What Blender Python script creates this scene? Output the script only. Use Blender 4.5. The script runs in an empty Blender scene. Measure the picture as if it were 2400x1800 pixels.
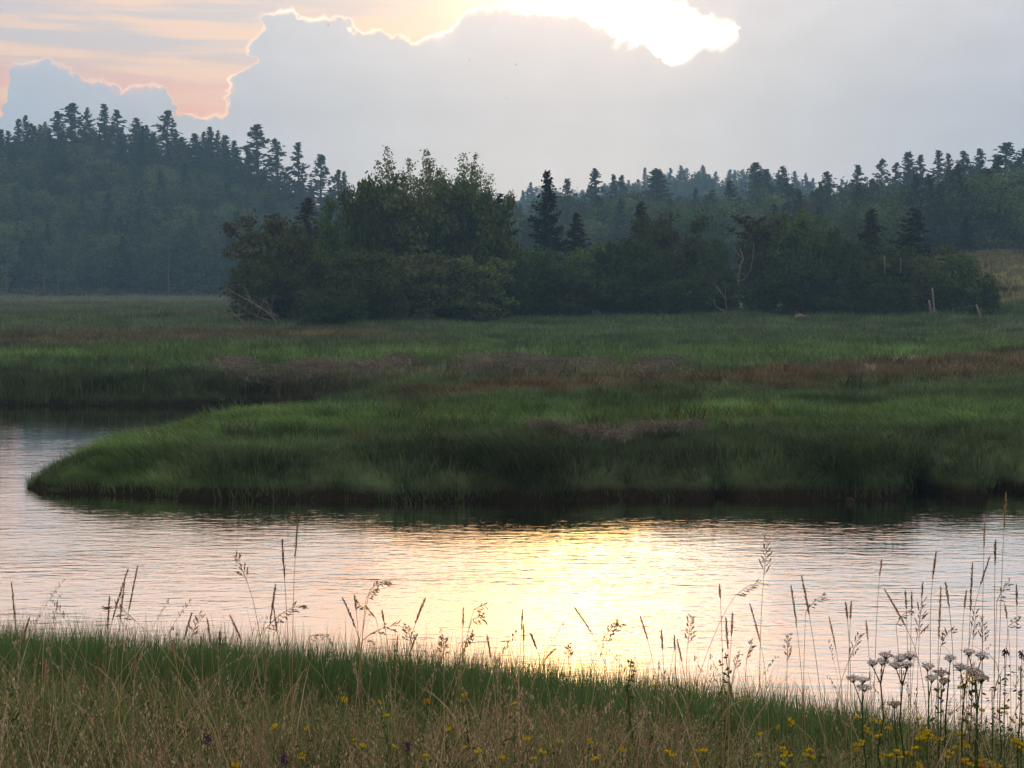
import bpy, math, random
import numpy as np
from mathutils import Vector, Matrix

# ------------------------------------------------------------------ camera
scene = bpy.context.scene
C = scene.collection
F = 3333.0                 # focal length in source-photo pixels (50 mm on 36 mm, 2400 px wide)
CAM_H = 4.0                # metres above the water
PITCH = math.atan(240.0 / F)
cam_d = bpy.data.cameras.new('camera')
cam_d.lens = 50.0; cam_d.sensor_width = 36.0; cam_d.clip_start = 0.05; cam_d.clip_end = 4000
cam = bpy.data.objects.new('camera', cam_d); C.objects.link(cam)
cam.location = (0, 0, CAM_H); cam.rotation_euler = (math.pi / 2 - PITCH, 0, 0)
scene.camera = cam

# ------------------------------------------------------------------ exposure / render
vs = scene.view_settings
vs.view_transform = 'Standard'; vs.look = 'None'; vs.exposure = 0.0; vs.gamma = 1.0; vs.use_curve_mapping = False
cy = scene.cycles
cy.max_bounces = 3; cy.diffuse_bounces = 1; cy.glossy_bounces = 2; cy.transmission_bounces = 2
cy.transparent_max_bounces = 4; cy.volume_bounces = 0
cy.use_denoising = True; cy.use_adaptive_sampling = True; cy.adaptive_threshold = 0.03
cy.sample_clamp_indirect = 4.0; cy.caustics_reflective = False; cy.caustics_refractive = False
scene.render.use_persistent_data = False

CP, SP = math.cos(PITCH), math.sin(PITCH)
def ray(px, py):
    """direction of a photo pixel, scaled so that its y is 1 (metres of depth)"""
    u = (px - 1200.0) / F; v = -(py - 900.0) / F
    d = np.array([u, CP + v * SP, -SP + v * CP])
    return d / d[1]
def at_depth(px, py, d):
    r = ray(px, py); return np.array([r[0] * d, d, CAM_H + r[2] * d])
def at_level(px, py, z):
    r = ray(px, py); t = (z - CAM_H) / r[2]; return np.array([r[0] * t, t, z])
def azel(px, py):
    r = ray(px, py); return math.degrees(math.atan2(r[0], r[1])), math.degrees(math.atan2(r[2], math.hypot(r[0], r[1])))
def to_px(x, y, z):
    dz = z - CAM_H; f = y * CP - dz * SP; u = y * SP + dz * CP
    return 1200 + F * x / f, 900 - F * u / f

# ------------------------------------------------------------------ sky
SUN_AZ, SUN_EL = azel(1340, -125)
world = bpy.data.worlds.new('World'); scene.world = world; world.use_nodes = True
NT = world.node_tree; NT.nodes.clear()
def nd(t, **kw):
    n = NT.nodes.new(t)
    for k, v in kw.items(): setattr(n, k, v)
    return n
def lk(a, b): NT.links.new(a, b)
def M(op, a, b=None, c=None, clamp=False):
    n = nd('ShaderNodeMath', operation=op, use_clamp=clamp)
    for i, v in enumerate((a, b, c)):
        if v is None: continue
        if isinstance(v, (int, float)): n.inputs[i].default_value = v
        else: lk(v, n.inputs[i])
    return n.outputs[0]
def mixc(f, a, b):
    n = nd('ShaderNodeMix', data_type='RGBA')
    for s, v in ((n.inputs[0], f), (n.inputs[6], a), (n.inputs[7], b)):
        if isinstance(v, (int, float)): s.default_value = v
        elif isinstance(v, tuple): s.default_value = (*v, 1)
        else: lk(v, s)
    return n.outputs[2]
def addc(a, b):
    n = nd('ShaderNodeMix', data_type='RGBA', blend_type='ADD'); n.inputs[0].default_value = 1
    for s, v in ((n.inputs[6], a), (n.inputs[7], b)):
        if isinstance(v, tuple): s.default_value = (*v, 1)
        else: lk(v, s)
    return n.outputs[2]
def scalec(col, f):
    n = nd('ShaderNodeVectorMath', operation='SCALE')
    if isinstance(col, tuple): n.inputs[0].default_value = col
    else: lk(col, n.inputs[0])
    if isinstance(f, (int, float)): n.inputs[3].default_value = f
    else: lk(f, n.inputs[3])
    return n.outputs[0]
def sstep(x, lo, hi):
    n = nd('ShaderNodeMapRange', interpolation_type='SMOOTHSTEP'); lk(x, n.inputs[0])
    n.inputs[1].default_value = lo; n.inputs[2].default_value = hi
    return n.outputs[0]
def gauss(x, s): return M('EXPONENT', M('MULTIPLY', M('POWER', M('DIVIDE', x, s), 2.0), -1.0))
def noise(az, el, sx, sy, detail=3.0, off=0.0):
    cv = nd('ShaderNodeCombineXYZ'); lk(M('MULTIPLY_ADD', az, sx, off), cv.inputs[0]); lk(M('MULTIPLY', el, sy), cv.inputs[1])
    n = nd('ShaderNodeTexNoise', noise_dimensions='2D'); n.inputs['Scale'].default_value = 1.0; n.inputs['Detail'].default_value = detail
    lk(cv.outputs[0], n.inputs['Vector']); return n.outputs[0]
def curve(x, pts, lo, hi, vlo, vhi):
    n = nd('ShaderNodeFloatCurve'); m = n.mapping; c = m.curves[0]; m.extend = 'HORIZONTAL'; m.use_clip = False
    pts = sorted(pts); q = [((a - lo) / (hi - lo), (b - vlo) / (vhi - vlo)) for a, b in pts]
    c.points[0].location = q[0]; c.points[1].location = q[-1]
    for p in q[1:-1]: c.points.new(*p)
    for p in c.points: p.handle_type = 'VECTOR'
    m.update(); lk(M('DIVIDE', M('SUBTRACT', x, lo), hi - lo), n.inputs[1])
    return M('ADD', M('MULTIPLY', n.outputs[0], vhi - vlo), vlo)

tc = nd('ShaderNodeTexCoord'); sp = nd('ShaderNodeSeparateXYZ'); lk(tc.outputs['Generated'], sp.inputs[0])
az0 = M('MULTIPLY', M('ARCTAN2', sp.outputs[0], sp.outputs[1]), 180 / math.pi)
el0 = M('MULTIPLY', M('ARCSINE', sp.outputs[2]), 180 / math.pi)
# ragged cloud edges: jitter the direction a little
n1 = M('SUBTRACT', noise(az0, el0, 2.6, 2.6, 5.0), 0.5)
az = M('MULTIPLY_ADD', n1, 0.65, az0); el = M('MULTIPLY_ADD', n1, 0.50, el0)

def ae(pts): return [azel(*p) for p in pts]
T_px = [(600, 41), (616, 41), (646, 35), (673, 31), (697, 38), (705, 49), (727, 52), (770, 43), (814, 52), (827, 71), (846, 80), (873, 81), (895, 76),
        (917, 87), (949, 90), (960, 100), (976, 105), (1004, 92), (1036, 84), (1063, 73), (1075, 50), (1090, 33), (1139, 23), (1200, 26), (1270, 33), (1352, 35),
        (1390, 54), (1433, 75), (1440, 104), (1458, 95), (1482, 103), (1509, 100), (1531, 119), (1547, 146), (1596, 149), (1618, 133), (1650, 111),
        (1699, 112), (1715, 100), (1728, 88), (1738, 70), (1770, -2000), (3000, -2000)]
T = curve(az, ae(T_px), -20, 20, -5, 45)
E_px = [(616, -40), (616, 41), (618, 52), (629, 68), (616, 76), (597, 95), (583, 114), (584, 127), (610, 138), (610, 146), (578, 163), (560, 174), (543, 180),
        (545, 217), (526, 233), (542, 244), (534, 271), (500, 290), (470, 320), (470, 660)]
E = curve(el, [(b, a) for a, b in ae(E_px)], 0, 13, -20, 20)
B_px = [(-900, 190), (-600, 140), (-300, 210), (-100, 250), (0, 278), (10, 262), (14, 200), (18, 160), (54, 155), (95, 145), (136, 155), (160, 165),
        (184, 190), (239, 193), (277, 205), (285, 222), (304, 209), (391, 203), (408, 225), (402, 247), (412, 268), (429, 277), (461, 274), (475, 286), (505, 274), (1500, 274)]
Bk = curve(az, ae(B_px), -32, 20, -5, 45)
U_px = [(1200, -3000), (1500, -2500), (1530, -20), (1558, 11), (1590, 5), (1628, 27), (1672, 46), (1721, 57), (1735, 75), (3000, 75)]
U = curve(az, ae(U_px), -20, 20, -5, 45)
dT = M('SUBTRACT', T, el); dE = M('SUBTRACT', az, E); dB = M('SUBTRACT', Bk, el); dU = M('SUBTRACT', el, U)
dcl = M('MAXIMUM', M('MAXIMUM', M('MINIMUM', dT, dE), dB), dU)
# angle from the sun behind the clouds
sv = Vector((math.sin(math.radians(SUN_AZ)) * math.cos(math.radians(SUN_EL)), math.cos(math.radians(SUN_AZ)) * math.cos(math.radians(SUN_EL)), math.sin(math.radians(SUN_EL))))
dp = nd('ShaderNodeVectorMath', operation='DOT_PRODUCT'); lk(tc.outputs['Generated'], dp.inputs[0]); dp.inputs[1].default_value = sv
ang = M('MULTIPLY', M('ARCCOSINE', M('MINIMUM', dp.outputs['Value'], 1.0)), 180 / math.pi)
puff = noise(az0, el0, 0.55, 0.75, 2.0, 31.0)
soft = M('ADD', M('ADD', 0.04, M('MULTIPLY', M('POWER', puff, 3.0), 0.8)), M('MULTIPLY', gauss(ang, 6.0), 0.08))
mask = nd('ShaderNodeMapRange', interpolation_type='SMOOTHSTEP'); lk(dcl, mask.inputs[0])
lk(M('MULTIPLY', soft, -1.0), mask.inputs[1]); lk(soft, mask.inputs[2])
mask = M('MULTIPLY', mask.outputs[0], M('SUBTRACT', 1.0, M('MULTIPLY', sstep(el0, 11.2, 14.5), 0.85)))   # the bank thins out higher up
# grey cumulus bank in front
grey = mixc(sstep(el0, 1.0, 11.5), (0.55, 0.66, 0.82), (0.70, 0.70, 0.76))
grey = mixc(M('MULTIPLY', sstep(az0, -12.0, -20.0), 0.5), grey, (0.55, 0.66, 0.82))
layer = noise(M('ADD', az0, M('MULTIPLY', el0, -0.8)), el0, 0.07, 0.85, 2.0, 57.0)
grey = scalec(grey, M('ADD', M('ADD', 0.885, M('MULTIPLY', puff, 0.14)), M('MULTIPLY', layer, 0.10)))
edge = M('EXPONENT', M('MULTIPLY', M('MAXIMUM', dcl, 0.0), -1.6))          # light bleeding through the thin cloud edge
grey = addc(grey, scalec((0.34, 0.20, 0.12), M('MULTIPLY', edge, gauss(ang, 6.5))))
grey = addc(grey, scalec((0.08, 0.03, 0.02), gauss(ang, 7.0)))
# thin lit cirrus behind
st = noise(M('ADD', az0, M('MULTIPLY', el0, 1.2)), el0, 0.10, 1.1, 3.0, 11.0)
streak = sstep(st, 0.42, 0.62)
hi = mixc(streak, (0.78, 0.70, 0.71), (1.15, 0.80, 0.62))
lo_ = mixc(streak, (1.25, 0.62, 0.47), (1.25, 0.78, 0.58))
back = mixc(sstep(el0, 6.6, 9.2), lo_, hi)
back = mixc(M('MULTIPLY', sstep(el0, 10.6, 12.6), 0.85), back, (1.22, 0.87, 0.69))
back = mixc(M('MULTIPLY', gauss(ang, 8.5), M('MULTIPLY_ADD', sstep(el0, 10.6, 12.4), 0.70, 0.25)), back, (1.75, 0.66, 0.08))
back = addc(back, scalec((1.0, 0.70, 0.24), M('MULTIPLY', gauss(ang, 2.7), 4.6)))
back = addc(back, scalec((1.0, 0.90, 0.75), M('MULTIPLY', M('ADD', M('MULTIPLY', gauss(M('SUBTRACT', az0, 6.0), 3.6), 1.5), M('MULTIPLY', gauss(ang, 6.0), 0.55)), sstep(el0, 11.9, 10.9))))   # the clear gap under the sun
# bright rim along the cloud edge, fading away from the sun
rim = M('MULTIPLY', gauss(M('ADD', dcl, 0.07), 0.065), M('MULTIPLY', M('ADD', 0.10, M('MULTIPLY', gauss(ang, 14.0), 1.2)), M('MULTIPLY', M('POWER', puff, 2.0), 4.0)))
back = addc(back, scalec((1.0, 0.72, 0.45), rim))
clouds = mixc(mask, back, grey)
# the sky dims away from the sun
away = M('ADD', 0.58, M('MULTIPLY', sstep(ang, 115.0, 20.0), 0.42))
clouds = scalec(clouds, M('MULTIPLY', away, M('ADD', 1.0, M('MULTIPLY', sstep(el0, 14.0, 26.0), 0.40))))
sky = nd('ShaderNodeTexSky'); sky.sky_type = 'NISHITA'; sky.sun_disc = False
sky.sun_elevation = math.radians(SUN_EL); sky.sun_rotation = math.radians(SUN_AZ)
sky.air_density = 1.0; sky.dust_density = 2.0
bg_s = nd('ShaderNodeBackground'); lk(sky.outputs[0], bg_s.inputs[0]); bg_s.inputs[1].default_value = 0.008
bg_c = nd('ShaderNodeBackground'); lk(clouds, bg_c.inputs[0]); bg_c.inputs[1].default_value = 1.0
ad = nd('ShaderNodeAddShader'); lk(bg_s.outputs[0], ad.inputs[0]); lk(bg_c.outputs[0], ad.inputs[1])
wo = nd('ShaderNodeOutputWorld'); lk(ad.outputs[0], wo.inputs[0])

# the sun, diffused by thin cloud
sd = bpy.data.lights.new('sun', 'SUN'); sd.energy = 0.03; sd.angle = math.radians(16.0); sd.color = (1.0, 0.80, 0.52)
so = bpy.data.objects.new('sun', sd); C.objects.link(so)
so.rotation_euler = (-sv).to_track_quat('-Z', 'Y').to_euler(); so.location = (0, 30, 90)

# ------------------------------------------------------------------ helpers
rng = np.random.default_rng(7)
random.seed(7)
def vnoise(x, y, seed=0):
    x = np.asarray(x, float); y = np.asarray(y, float)
    xi = np.floor(x).astype(np.int64); yi = np.floor(y).astype(np.int64); fx = x - xi; fy = y - yi
    fx = fx * fx * (3 - 2 * fx); fy = fy * fy * (3 - 2 * fy)
    def h(a, b):
        n = (a * 374761393 + b * 668265263 + seed * 974634777) & 0xffffffff
        n = ((n ^ (n >> 13)) * 1274126177) & 0xffffffff
        return ((n ^ (n >> 16)) & 0xffff) / 65535.0
    return (h(xi, yi) * (1 - fx) + h(xi + 1, yi) * fx) * (1 - fy) + (h(xi, yi + 1) * (1 - fx) + h(xi + 1, yi + 1) * fx) * fy
def fbm(x, y, seed=0, oct=3):
    s = 0; a = 0.5
    for o in range(oct): s = s + a * (vnoise(np.asarray(x) * 2 ** o, np.asarray(y) * 2 ** o, seed + o) - 0.5) * 2; a *= 0.5
    return s
def smooth(a, b, x): t = np.clip((np.asarray(x, float) - a) / (b - a), 0, 1); return t * t * (3 - 2 * t)

def mesh_np(name, V, faces, mat=None, smooth_=False):
    """faces: list of int arrays (n,3) or (n,4)"""
    V = np.asarray(V, np.float32); me = bpy.data.meshes.new(name)
    faces = [np.asarray(f, np.int32) for f in faces if len(f)]
    nl = sum(f.size for f in faces); npoly = sum(len(f) for f in faces)
    me.vertices.add(len(V)); me.vertices.foreach_set('co', V.ravel())
    me.loops.add(nl); me.polygons.add(npoly)
    me.loops.foreach_set('vertex_index', np.concatenate([f.ravel() for f in faces]))
    tot = np.concatenate([np.full(len(f), f.shape[1], np.int32) for f in faces])
    me.polygons.foreach_set('loop_start', np.concatenate([[0], np.cumsum(tot)[:-1]]).astype(np.int32))
    if smooth_: me.polygons.foreach_set('use_smooth', np.ones(npoly, bool))
    me.update(calc_edges=True); me.validate()
    if mat: me.materials.append(mat)
    return me
class MB:
    """collects pieces of one mesh"""
    def __init__(s): s.V = []; s.T = []; s.Q = []; s.n = 0
    def add(s, V, T=None, Q=None):
        V = np.asarray(V, float).reshape(-1, 3); s.V.append(V)
        if T is not None and len(T): s.T.append(np.asarray(T) + s.n)
        if Q is not None and len(Q): s.Q.append(np.asarray(Q) + s.n)
        s.n += len(V)
    def tube(s, pts, rad, sides=5):
        pts = np.asarray(pts, float); n = len(pts); rad = np.broadcast_to(np.asarray(rad, float), (n,))
        tan = np.gradient(pts, axis=0); tan /= np.linalg.norm(tan, axis=1)[:, None] + 1e-9
        ref = np.array([1.0, 0, 0]) if abs(tan[:, 0]).mean() < 0.8 else np.array([0, 0, 1.0])
        a = np.cross(tan, ref); a /= np.linalg.norm(a, axis=1)[:, None] + 1e-9; b = np.cross(tan, a)
        th = np.arange(sides) * 2 * math.pi / sides
        V = pts[:, None] + rad[:, None, None] * (np.cos(th)[None, :, None] * a[:, None] + np.sin(th)[None, :, None] * b[:, None])
        i = np.arange(n - 1)[:, None] * sides; j = np.arange(sides)[None]; j2 = (j + 1) % sides
        Q = np.stack([i + j, i + j2, i + sides + j2, i + sides + j], -1).reshape(-1, 4)
        V = np.concatenate([V.reshape(-1, 3), pts[-1:]])
        T = np.stack([np.arange(sides) + (n - 1) * sides, (np.arange(sides) + 1) % sides + (n - 1) * sides, np.full(sides, n * sides)], -1)
        s.add(V, T, Q)
    def diamonds(s, c, u, v):
        """flat leaf at each centre, half axes u and v"""
        c = np.asarray(c, float); n = len(c)
        V = np.stack([c - u, c + v * 1.0, c + u, c - v], 1).reshape(-1, 3)
        s.add(V, None, np.arange(4 * n).reshape(n, 4))
    def octas(s, c, u, v, w):
        """small solid spindles"""
        c = np.asarray(c, float); n = len(c)
        V = np.stack([c - u, c + u, c - v, c + v, c - w, c + w], 1).reshape(-1, 3)
        t = np.array([[0, 2, 4], [2, 1, 4], [1, 3, 4], [3, 0, 4], [2, 0, 5], [1, 2, 5], [3, 1, 5], [0, 3, 5]])
        s.add(V, (np.arange(n)[:, None, None] * 6 + t[None]).reshape(-1, 3))
    def blades(s, base, height, lean, width, face, seg=2):
        """grass ribbons: base (n,3), height (n), lean (n,2) horizontal tip offset, face angle (n)"""
        n = len(base); sx = np.stack([np.cos(face), np.sin(face), np.zeros(n)], 1) * width[:, None] * 0.5
        L = np.concatenate([lean, np.zeros((n, 1))], 1); Z = np.zeros((n, 3)); Z[:, 2] = height
        lv = []
        ts = np.linspace(0, 1, seg + 1)
        for k, t in enumerate(ts[:-1]):
            c = base + Z * (t * (1.25 - 0.25 * t)) + L * t * t; w = 1 - 0.35 * t
            lv += [c - sx * w, c + sx * w]
        lv.append(base + Z + L)
        m = len(lv); V = np.stack(lv, 1).reshape(-1, 3); o = np.arange(n)[:, None] * m
        Q = [o + np.array([[2 * k, 2 * k + 1, 2 * k + 3, 2 * k + 2]]) for k in range(seg - 1)]
        T = o + np.array([[m - 3, m - 2, m - 1]])
        s.add(V, T, np.concatenate(Q) if Q else None)
    def mesh(s, name, mat=None, smooth_=False):
        fs = []
        if s.T: fs.append(np.concatenate(s.T))
        if s.Q: fs.append(np.concatenate(s.Q))
        return mesh_np(name, np.concatenate(s.V), fs, mat, smooth_)
def rdir(n, r=None):
    r = r or rng; v = r.normal(size=(n, 3)); return v / np.linalg.norm(v, axis=1)[:, None]

def obj(name, me, parent=None, loc=None):
    o = bpy.data.objects.new(name, me); C.objects.link(o)
    if parent: o.parent = parent
    if loc is not None: o.location = loc
    return o
def tag(o, label, cat=None, group=None, kind=None):
    o['label'] = label
    if cat: o['category'] = cat
    if group: o['group'] = group
    if kind: o['kind'] = kind
    return o
def thing(name, label, cat, loc, group=None, rotz=0.0):
    o = bpy.data.objects.new(name, None); C.objects.link(o); o.empty_display_size = 0.3
    o.location = loc; o.rotation_euler = (0, 0, rotz)
    return tag(o, label, cat, group)

# ------------------------------------------------------------------ materials
def new_mat(name):
    m = bpy.data.materials.new(name); m.use_nodes = True; m.node_tree.nodes.clear(); return m
def leaf_mat(name, col, source='OBJECT', trans=0.3, vary=0.5, tip=None, rough=None):
    """thin plant tissue; colour = col x tint (object colour or per-instance tint), varied leaf by leaf"""
    m = new_mat(name); t = m.node_tree; N = t.nodes; L = t.links
    out = N.new('ShaderNodeOutputMaterial')
    geo = N.new('ShaderNodeNewGeometry')
    if source == 'OBJECT':
        oi = N.new('ShaderNodeObjectInfo'); tint = oi.outputs['Color']
    else:
        at = N.new('ShaderNodeAttribute'); at.attribute_type = 'INSTANCER'; at.attribute_name = 'tint'; tint = at.outputs['Color']
    mul = N.new('ShaderNodeMix'); mul.data_type = 'RGBA'; mul.blend_type = 'MULTIPLY'; mul.inputs[0].default_value = 1
    mul.inputs[6].default_value = (*col, 1); L.new(tint, mul.inputs[7])
    hsv = N.new('ShaderNodeHueSaturation'); L.new(mul.outputs[2], hsv.inputs['Color'])
    mr = N.new('ShaderNodeMapRange'); L.new(geo.outputs['Random Per Island'], mr.inputs[0]); mr.inputs[3].default_value = 1 - vary; mr.inputs[4].default_value = 1 + vary
    L.new(mr.outputs[0], hsv.inputs['Value'])
    mh = N.new('ShaderNodeMapRange'); L.new(geo.outputs['Random Per Island'], mh.inputs[0]); mh.inputs[3].default_value = 0.485; mh.inputs[4].default_value = 0.515
    L.new(mh.outputs[0], hsv.inputs['Hue'])
    d = N.new('ShaderNodeBsdfDiffuse'); tr = N.new('ShaderNodeBsdfTranslucent'); mx = N.new('ShaderNodeMixShader'); mx.inputs[0].default_value = trans
    L.new(hsv.outputs[0], d.inputs[0]); L.new(hsv.outputs[0], tr.inputs[0]); L.new(d.outputs[0], mx.inputs[1]); L.new(tr.outputs[0], mx.inputs[2])
    L.new(mx.outputs[0], out.inputs[0]); return m
def bark_mat(name, c1, c2, scale=6.0):
    m = new_mat(name); t = m.node_tree; N = t.nodes; L = t.links
    out = N.new('ShaderNodeOutputMaterial'); b = N.new('ShaderNodeBsdfPrincipled'); b.inputs['Roughness'].default_value = 0.9; b.inputs['Specular IOR Level'].default_value = 0.1
    tcn = N.new('ShaderNodeTexCoord'); mp = N.new('ShaderNodeMapping'); mp.inputs['Scale'].default_value = (1, 1, 0.25); L.new(tcn.outputs['Object'], mp.inputs[0])
    nz = N.new('ShaderNodeTexNoise'); nz.inputs['Scale'].default_value = scale; nz.inputs['Detail'].default_value = 5; L.new(mp.outputs[0], nz.inputs[0])
    mx = N.new('ShaderNodeMix'); mx.data_type = 'RGBA'; mx.inputs[6].default_value = (*c1, 1); mx.inputs[7].default_value = (*c2, 1); L.new(nz.outputs[0], mx.inputs[0])
    bp = N.new('ShaderNodeBump'); bp.inputs['Strength'].default_value = 0.5; bp.inputs['Distance'].default_value = 0.02; L.new(nz.outputs[0], bp.inputs['Height'])
    L.new(mx.outputs[2], b.inputs['Base Color']); L.new(bp.outputs[0], b.inputs['Normal']); L.new(b.outputs[0], out.inputs[0]); return m

m_leaf = leaf_mat('leaf', (0.112, 0.158, 0.066)); m_leaf_s = leaf_mat('leaf_wood', (0.085, 0.130, 0.062), 'INST')
m_needle = leaf_mat('needle', (0.038, 0.048, 0.027), trans=0.12); m_needle_s = leaf_mat('needle_wood', (0.060, 0.088, 0.052), 'INST', trans=0.12)
m_bark = bark_mat('bark', (0.055, 0.045, 0.038), (0.13, 0.11, 0.095))
m_birch = bark_mat('pale_bark', (0.09, 0.085, 0.08), (0.20, 0.19, 0.18))
m_dead = bark_mat('dead_wood', (0.15, 0.145, 0.14), (0.32, 0.31, 0.30), 9.0)
m_grass = leaf_mat('marsh_grass', (1, 1, 1), 'INST', trans=0.30, vary=0.30)
m_dry = leaf_mat('dry_grass', (1, 1, 1), 'INST', trans=0.25, vary=0.35)
m_stalk = leaf_mat('stalk', (0.40, 0.34, 0.20), trans=0.4, vary=0.05)
m_seed = leaf_mat('seed_head', (0.42, 0.30, 0.19), trans=0.5, vary=0.3)
m_green = leaf_mat('herb_green', (0.055, 0.10, 0.032), trans=0.3, vary=0.2)
m_yellow = leaf_mat('yellow_petal', (0.50, 0.41, 0.02), trans=0.3, vary=0.15)
m_white = leaf_mat('white_floret', (0.78, 0.82, 0.86), trans=0.12, vary=0.2)
m_purple = leaf_mat('purple_petal', (0.10, 0.055, 0.13), trans=0.25, vary=0.25)
m_insect = bark_mat('insect_shell', (0.03, 0.03, 0.03), (0.05, 0.045, 0.04))

# ------------------------------------------------------------------ terrain
SH_X = [-60, -20, -9, -6, -4.5, 0, 2.5, 4.5, 8, 20, 60]
SH_Y = [22, 17, 15.0, 14.2, 13.6, 12.4, 11.1, 10.5, 10.0, 9.5, 6]
S_X = [-6, -2, -0.3, 0, 0.5, 1.5, 3, 4.5, 6.5, 8.5, 12, 20, 400]
S_Z = [-1.0, -0.5, -0.12, 0, 0.12, 0.30, 0.60, 1.15, 1.75, 2.05, 2.38, 2.5, 2.5]
S_ZR = [-1.0, -0.5, -0.12, 0, 0.20, 0.48, 0.93, 1.37, 1.81, 2.08, 2.38, 2.5, 2.5]   # steeper bank further along
def L0(px, py): p = at_level(px, py, 0.0); return (p[0], p[1])
front = [L0(66, 1138), L0(80, 1150), L0(150, 1156), L0(300, 1163), L0(420, 1167), L0(700, 1172), L0(1000, 1176), L0(1250, 1176), L0(1480, 1170), L0(1700, 1174), L0(1950, 1172), L0(2120, 1168), L0(2400, 1166)]
front += [(16, 25.5), (30, 23), (70, 14), (200, 5), (900, 0)]
far_ = [(900, 1400), (-900, 1400), (-900, 70), (-120, 62), (-60, 54), (-35, 49.5), (-22, 47), L0(0, 949), L0(200, 951), L0(420, 952), L0(600, 951), L0(760, 949), (-4.9, 44.8), (-4.2, 42.8), (-4.6, 40.8), (-5.6, 39), (-7.0, 36.6), (-8.2, 34.0), (-8.9, 31.4), (-9.4, 29.4)]
POLY = np.array(front + far_)
def poly_sd(x, y):
    P = np.stack([np.ravel(x), np.ravel(y)], 1); d2 = np.full(len(P), 1e18); ins = np.zeros(len(P), bool)
    A = POLY; Bp = np.roll(POLY, -1, axis=0)
    for a, b in zip(A, Bp):
        e = b - a; w = P - a; t = np.clip((w @ e) / (e @ e), 0, 1); q = w - t[:, None] * e
        d2 = np.minimum(d2, (q * q).sum(1))
        c = ((a[1] <= P[:, 1]) & (b[1] > P[:, 1])) | ((b[1] <= P[:, 1]) & (a[1] > P[:, 1]))
        if abs(e[1]) > 1e-9: ins ^= c & (P[:, 0] < a[0] + (P[:, 1] - a[1]) / e[1] * e[0])
    d = np.sqrt(d2); return np.where(ins, d, -d).reshape(np.shape(x))
def shore_s(x, y):
    """distance inside the marsh from its shoreline, with nicks and bulges"""
    s = poly_sd(x, y)
    front_w = np.exp(-((y - 26.3) / 2.5) ** 2)
    s = s + 0.28 * fbm(x * 0.9, y * 0.9, 3, 3) * np.clip(1.5 - np.abs(s) * 0.3, 0, 1)
    s = s - front_w * (1.7 * np.exp(-((x - 7.75) / 0.26) ** 2) + 1.5 * np.exp(-((x - 9.35) / 0.30) ** 2) + 0.7 * np.exp(-((x - 3.9) / 0.2) ** 2))
    s = s + front_w * 0.35 * np.exp(-((x - 8.5) / 0.4) ** 2)
    return s
HP = {'left': ([-2500, -800, 0, 400, 600, 760, 900, 1100, 1400, 2400], [24, 28, 31, 31, 24, 14, 7, 5, 4, 4]),
      'far': ([-2500, 300, 600, 900, 1200, 1450, 1600, 1750, 2000, 2400, 4000], [10, 14, 18, 22, 25, 30, 35, 34, 28, 24, 20]),
      'right': ([-2500, 1000, 1300, 1700, 1900, 2100, 2400, 4000], [0, 0, 3, 6, 9, 13, 16, 18]),
      'mid': ([-2500, 700, 1000, 1300, 1600, 4000], [0, 0, 5, 8, 9, 9])}
def zt(x, y):
    x = np.asarray(x, float); y = np.asarray(y, float)
    s = shore_s(x, y)
    pl = 0.77 + 0.14 * fbm(x * 0.22, y * 0.16, 11, 3) + 0.13 * fbm(x * 0.7, y * 0.45, 17, 2)
    tipd = np.hypot(x + 9.0, y - 29.0); pl = pl * (0.85 + 0.15 * smooth(1.0, 12.0, tipd))
    prof = np.interp(s, [-6, -2, -0.4, 0, 0.15, 0.5, 1.0, 2.2, 4, 8], [-1.2, -0.7, -0.2, 0, 0.28, 0.62, 0.86, 0.98, 1, 1])
    zl = np.where(s > 0, prof * pl, prof)
    # hills behind
    r = np.hypot(x, y) + 1e-6; u = 1200 + F * x / np.maximum(y, 0.2 * r)
    yy = np.where(y > 0, r, 0)
    hl = np.interp(u, *HP['left']) * smooth(278, 400, yy)
    hf = np.interp(u, *HP['far']) * smooth(400, 620, yy)
    hr = np.interp(u, *HP['right']) * smooth(175, 335, yy)
    hm = np.interp(u, *HP['mid']) * smooth(200, 320, yy)
    fld = 6.6 * smooth(118, 185, yy) * smooth(1950, 2280, u)
    hill = np.maximum(np.maximum(hl, hf), np.maximum(np.maximum(hr, fld), hm)) + np.where(yy > 290, 1.2 * fbm(x * 0.02, y * 0.02, 5, 2), 0)
    zl = zl + np.maximum(hill, 0)
    sn = np.interp(x, SH_X, SH_Y) - y + 0.25 * fbm(x * 0.8, y * 0.8, 23, 2)
    wr = smooth(0.3, 2.6, x); zn = np.interp(sn, S_X, S_Z) * (1 - wr) + np.interp(sn, S_X, S_ZR) * wr + np.where(sn > 0.3, 0.05 * fbm(x * 1.5, y * 1.5, 29, 2), 0)
    return np.maximum(zl, zn)

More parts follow.
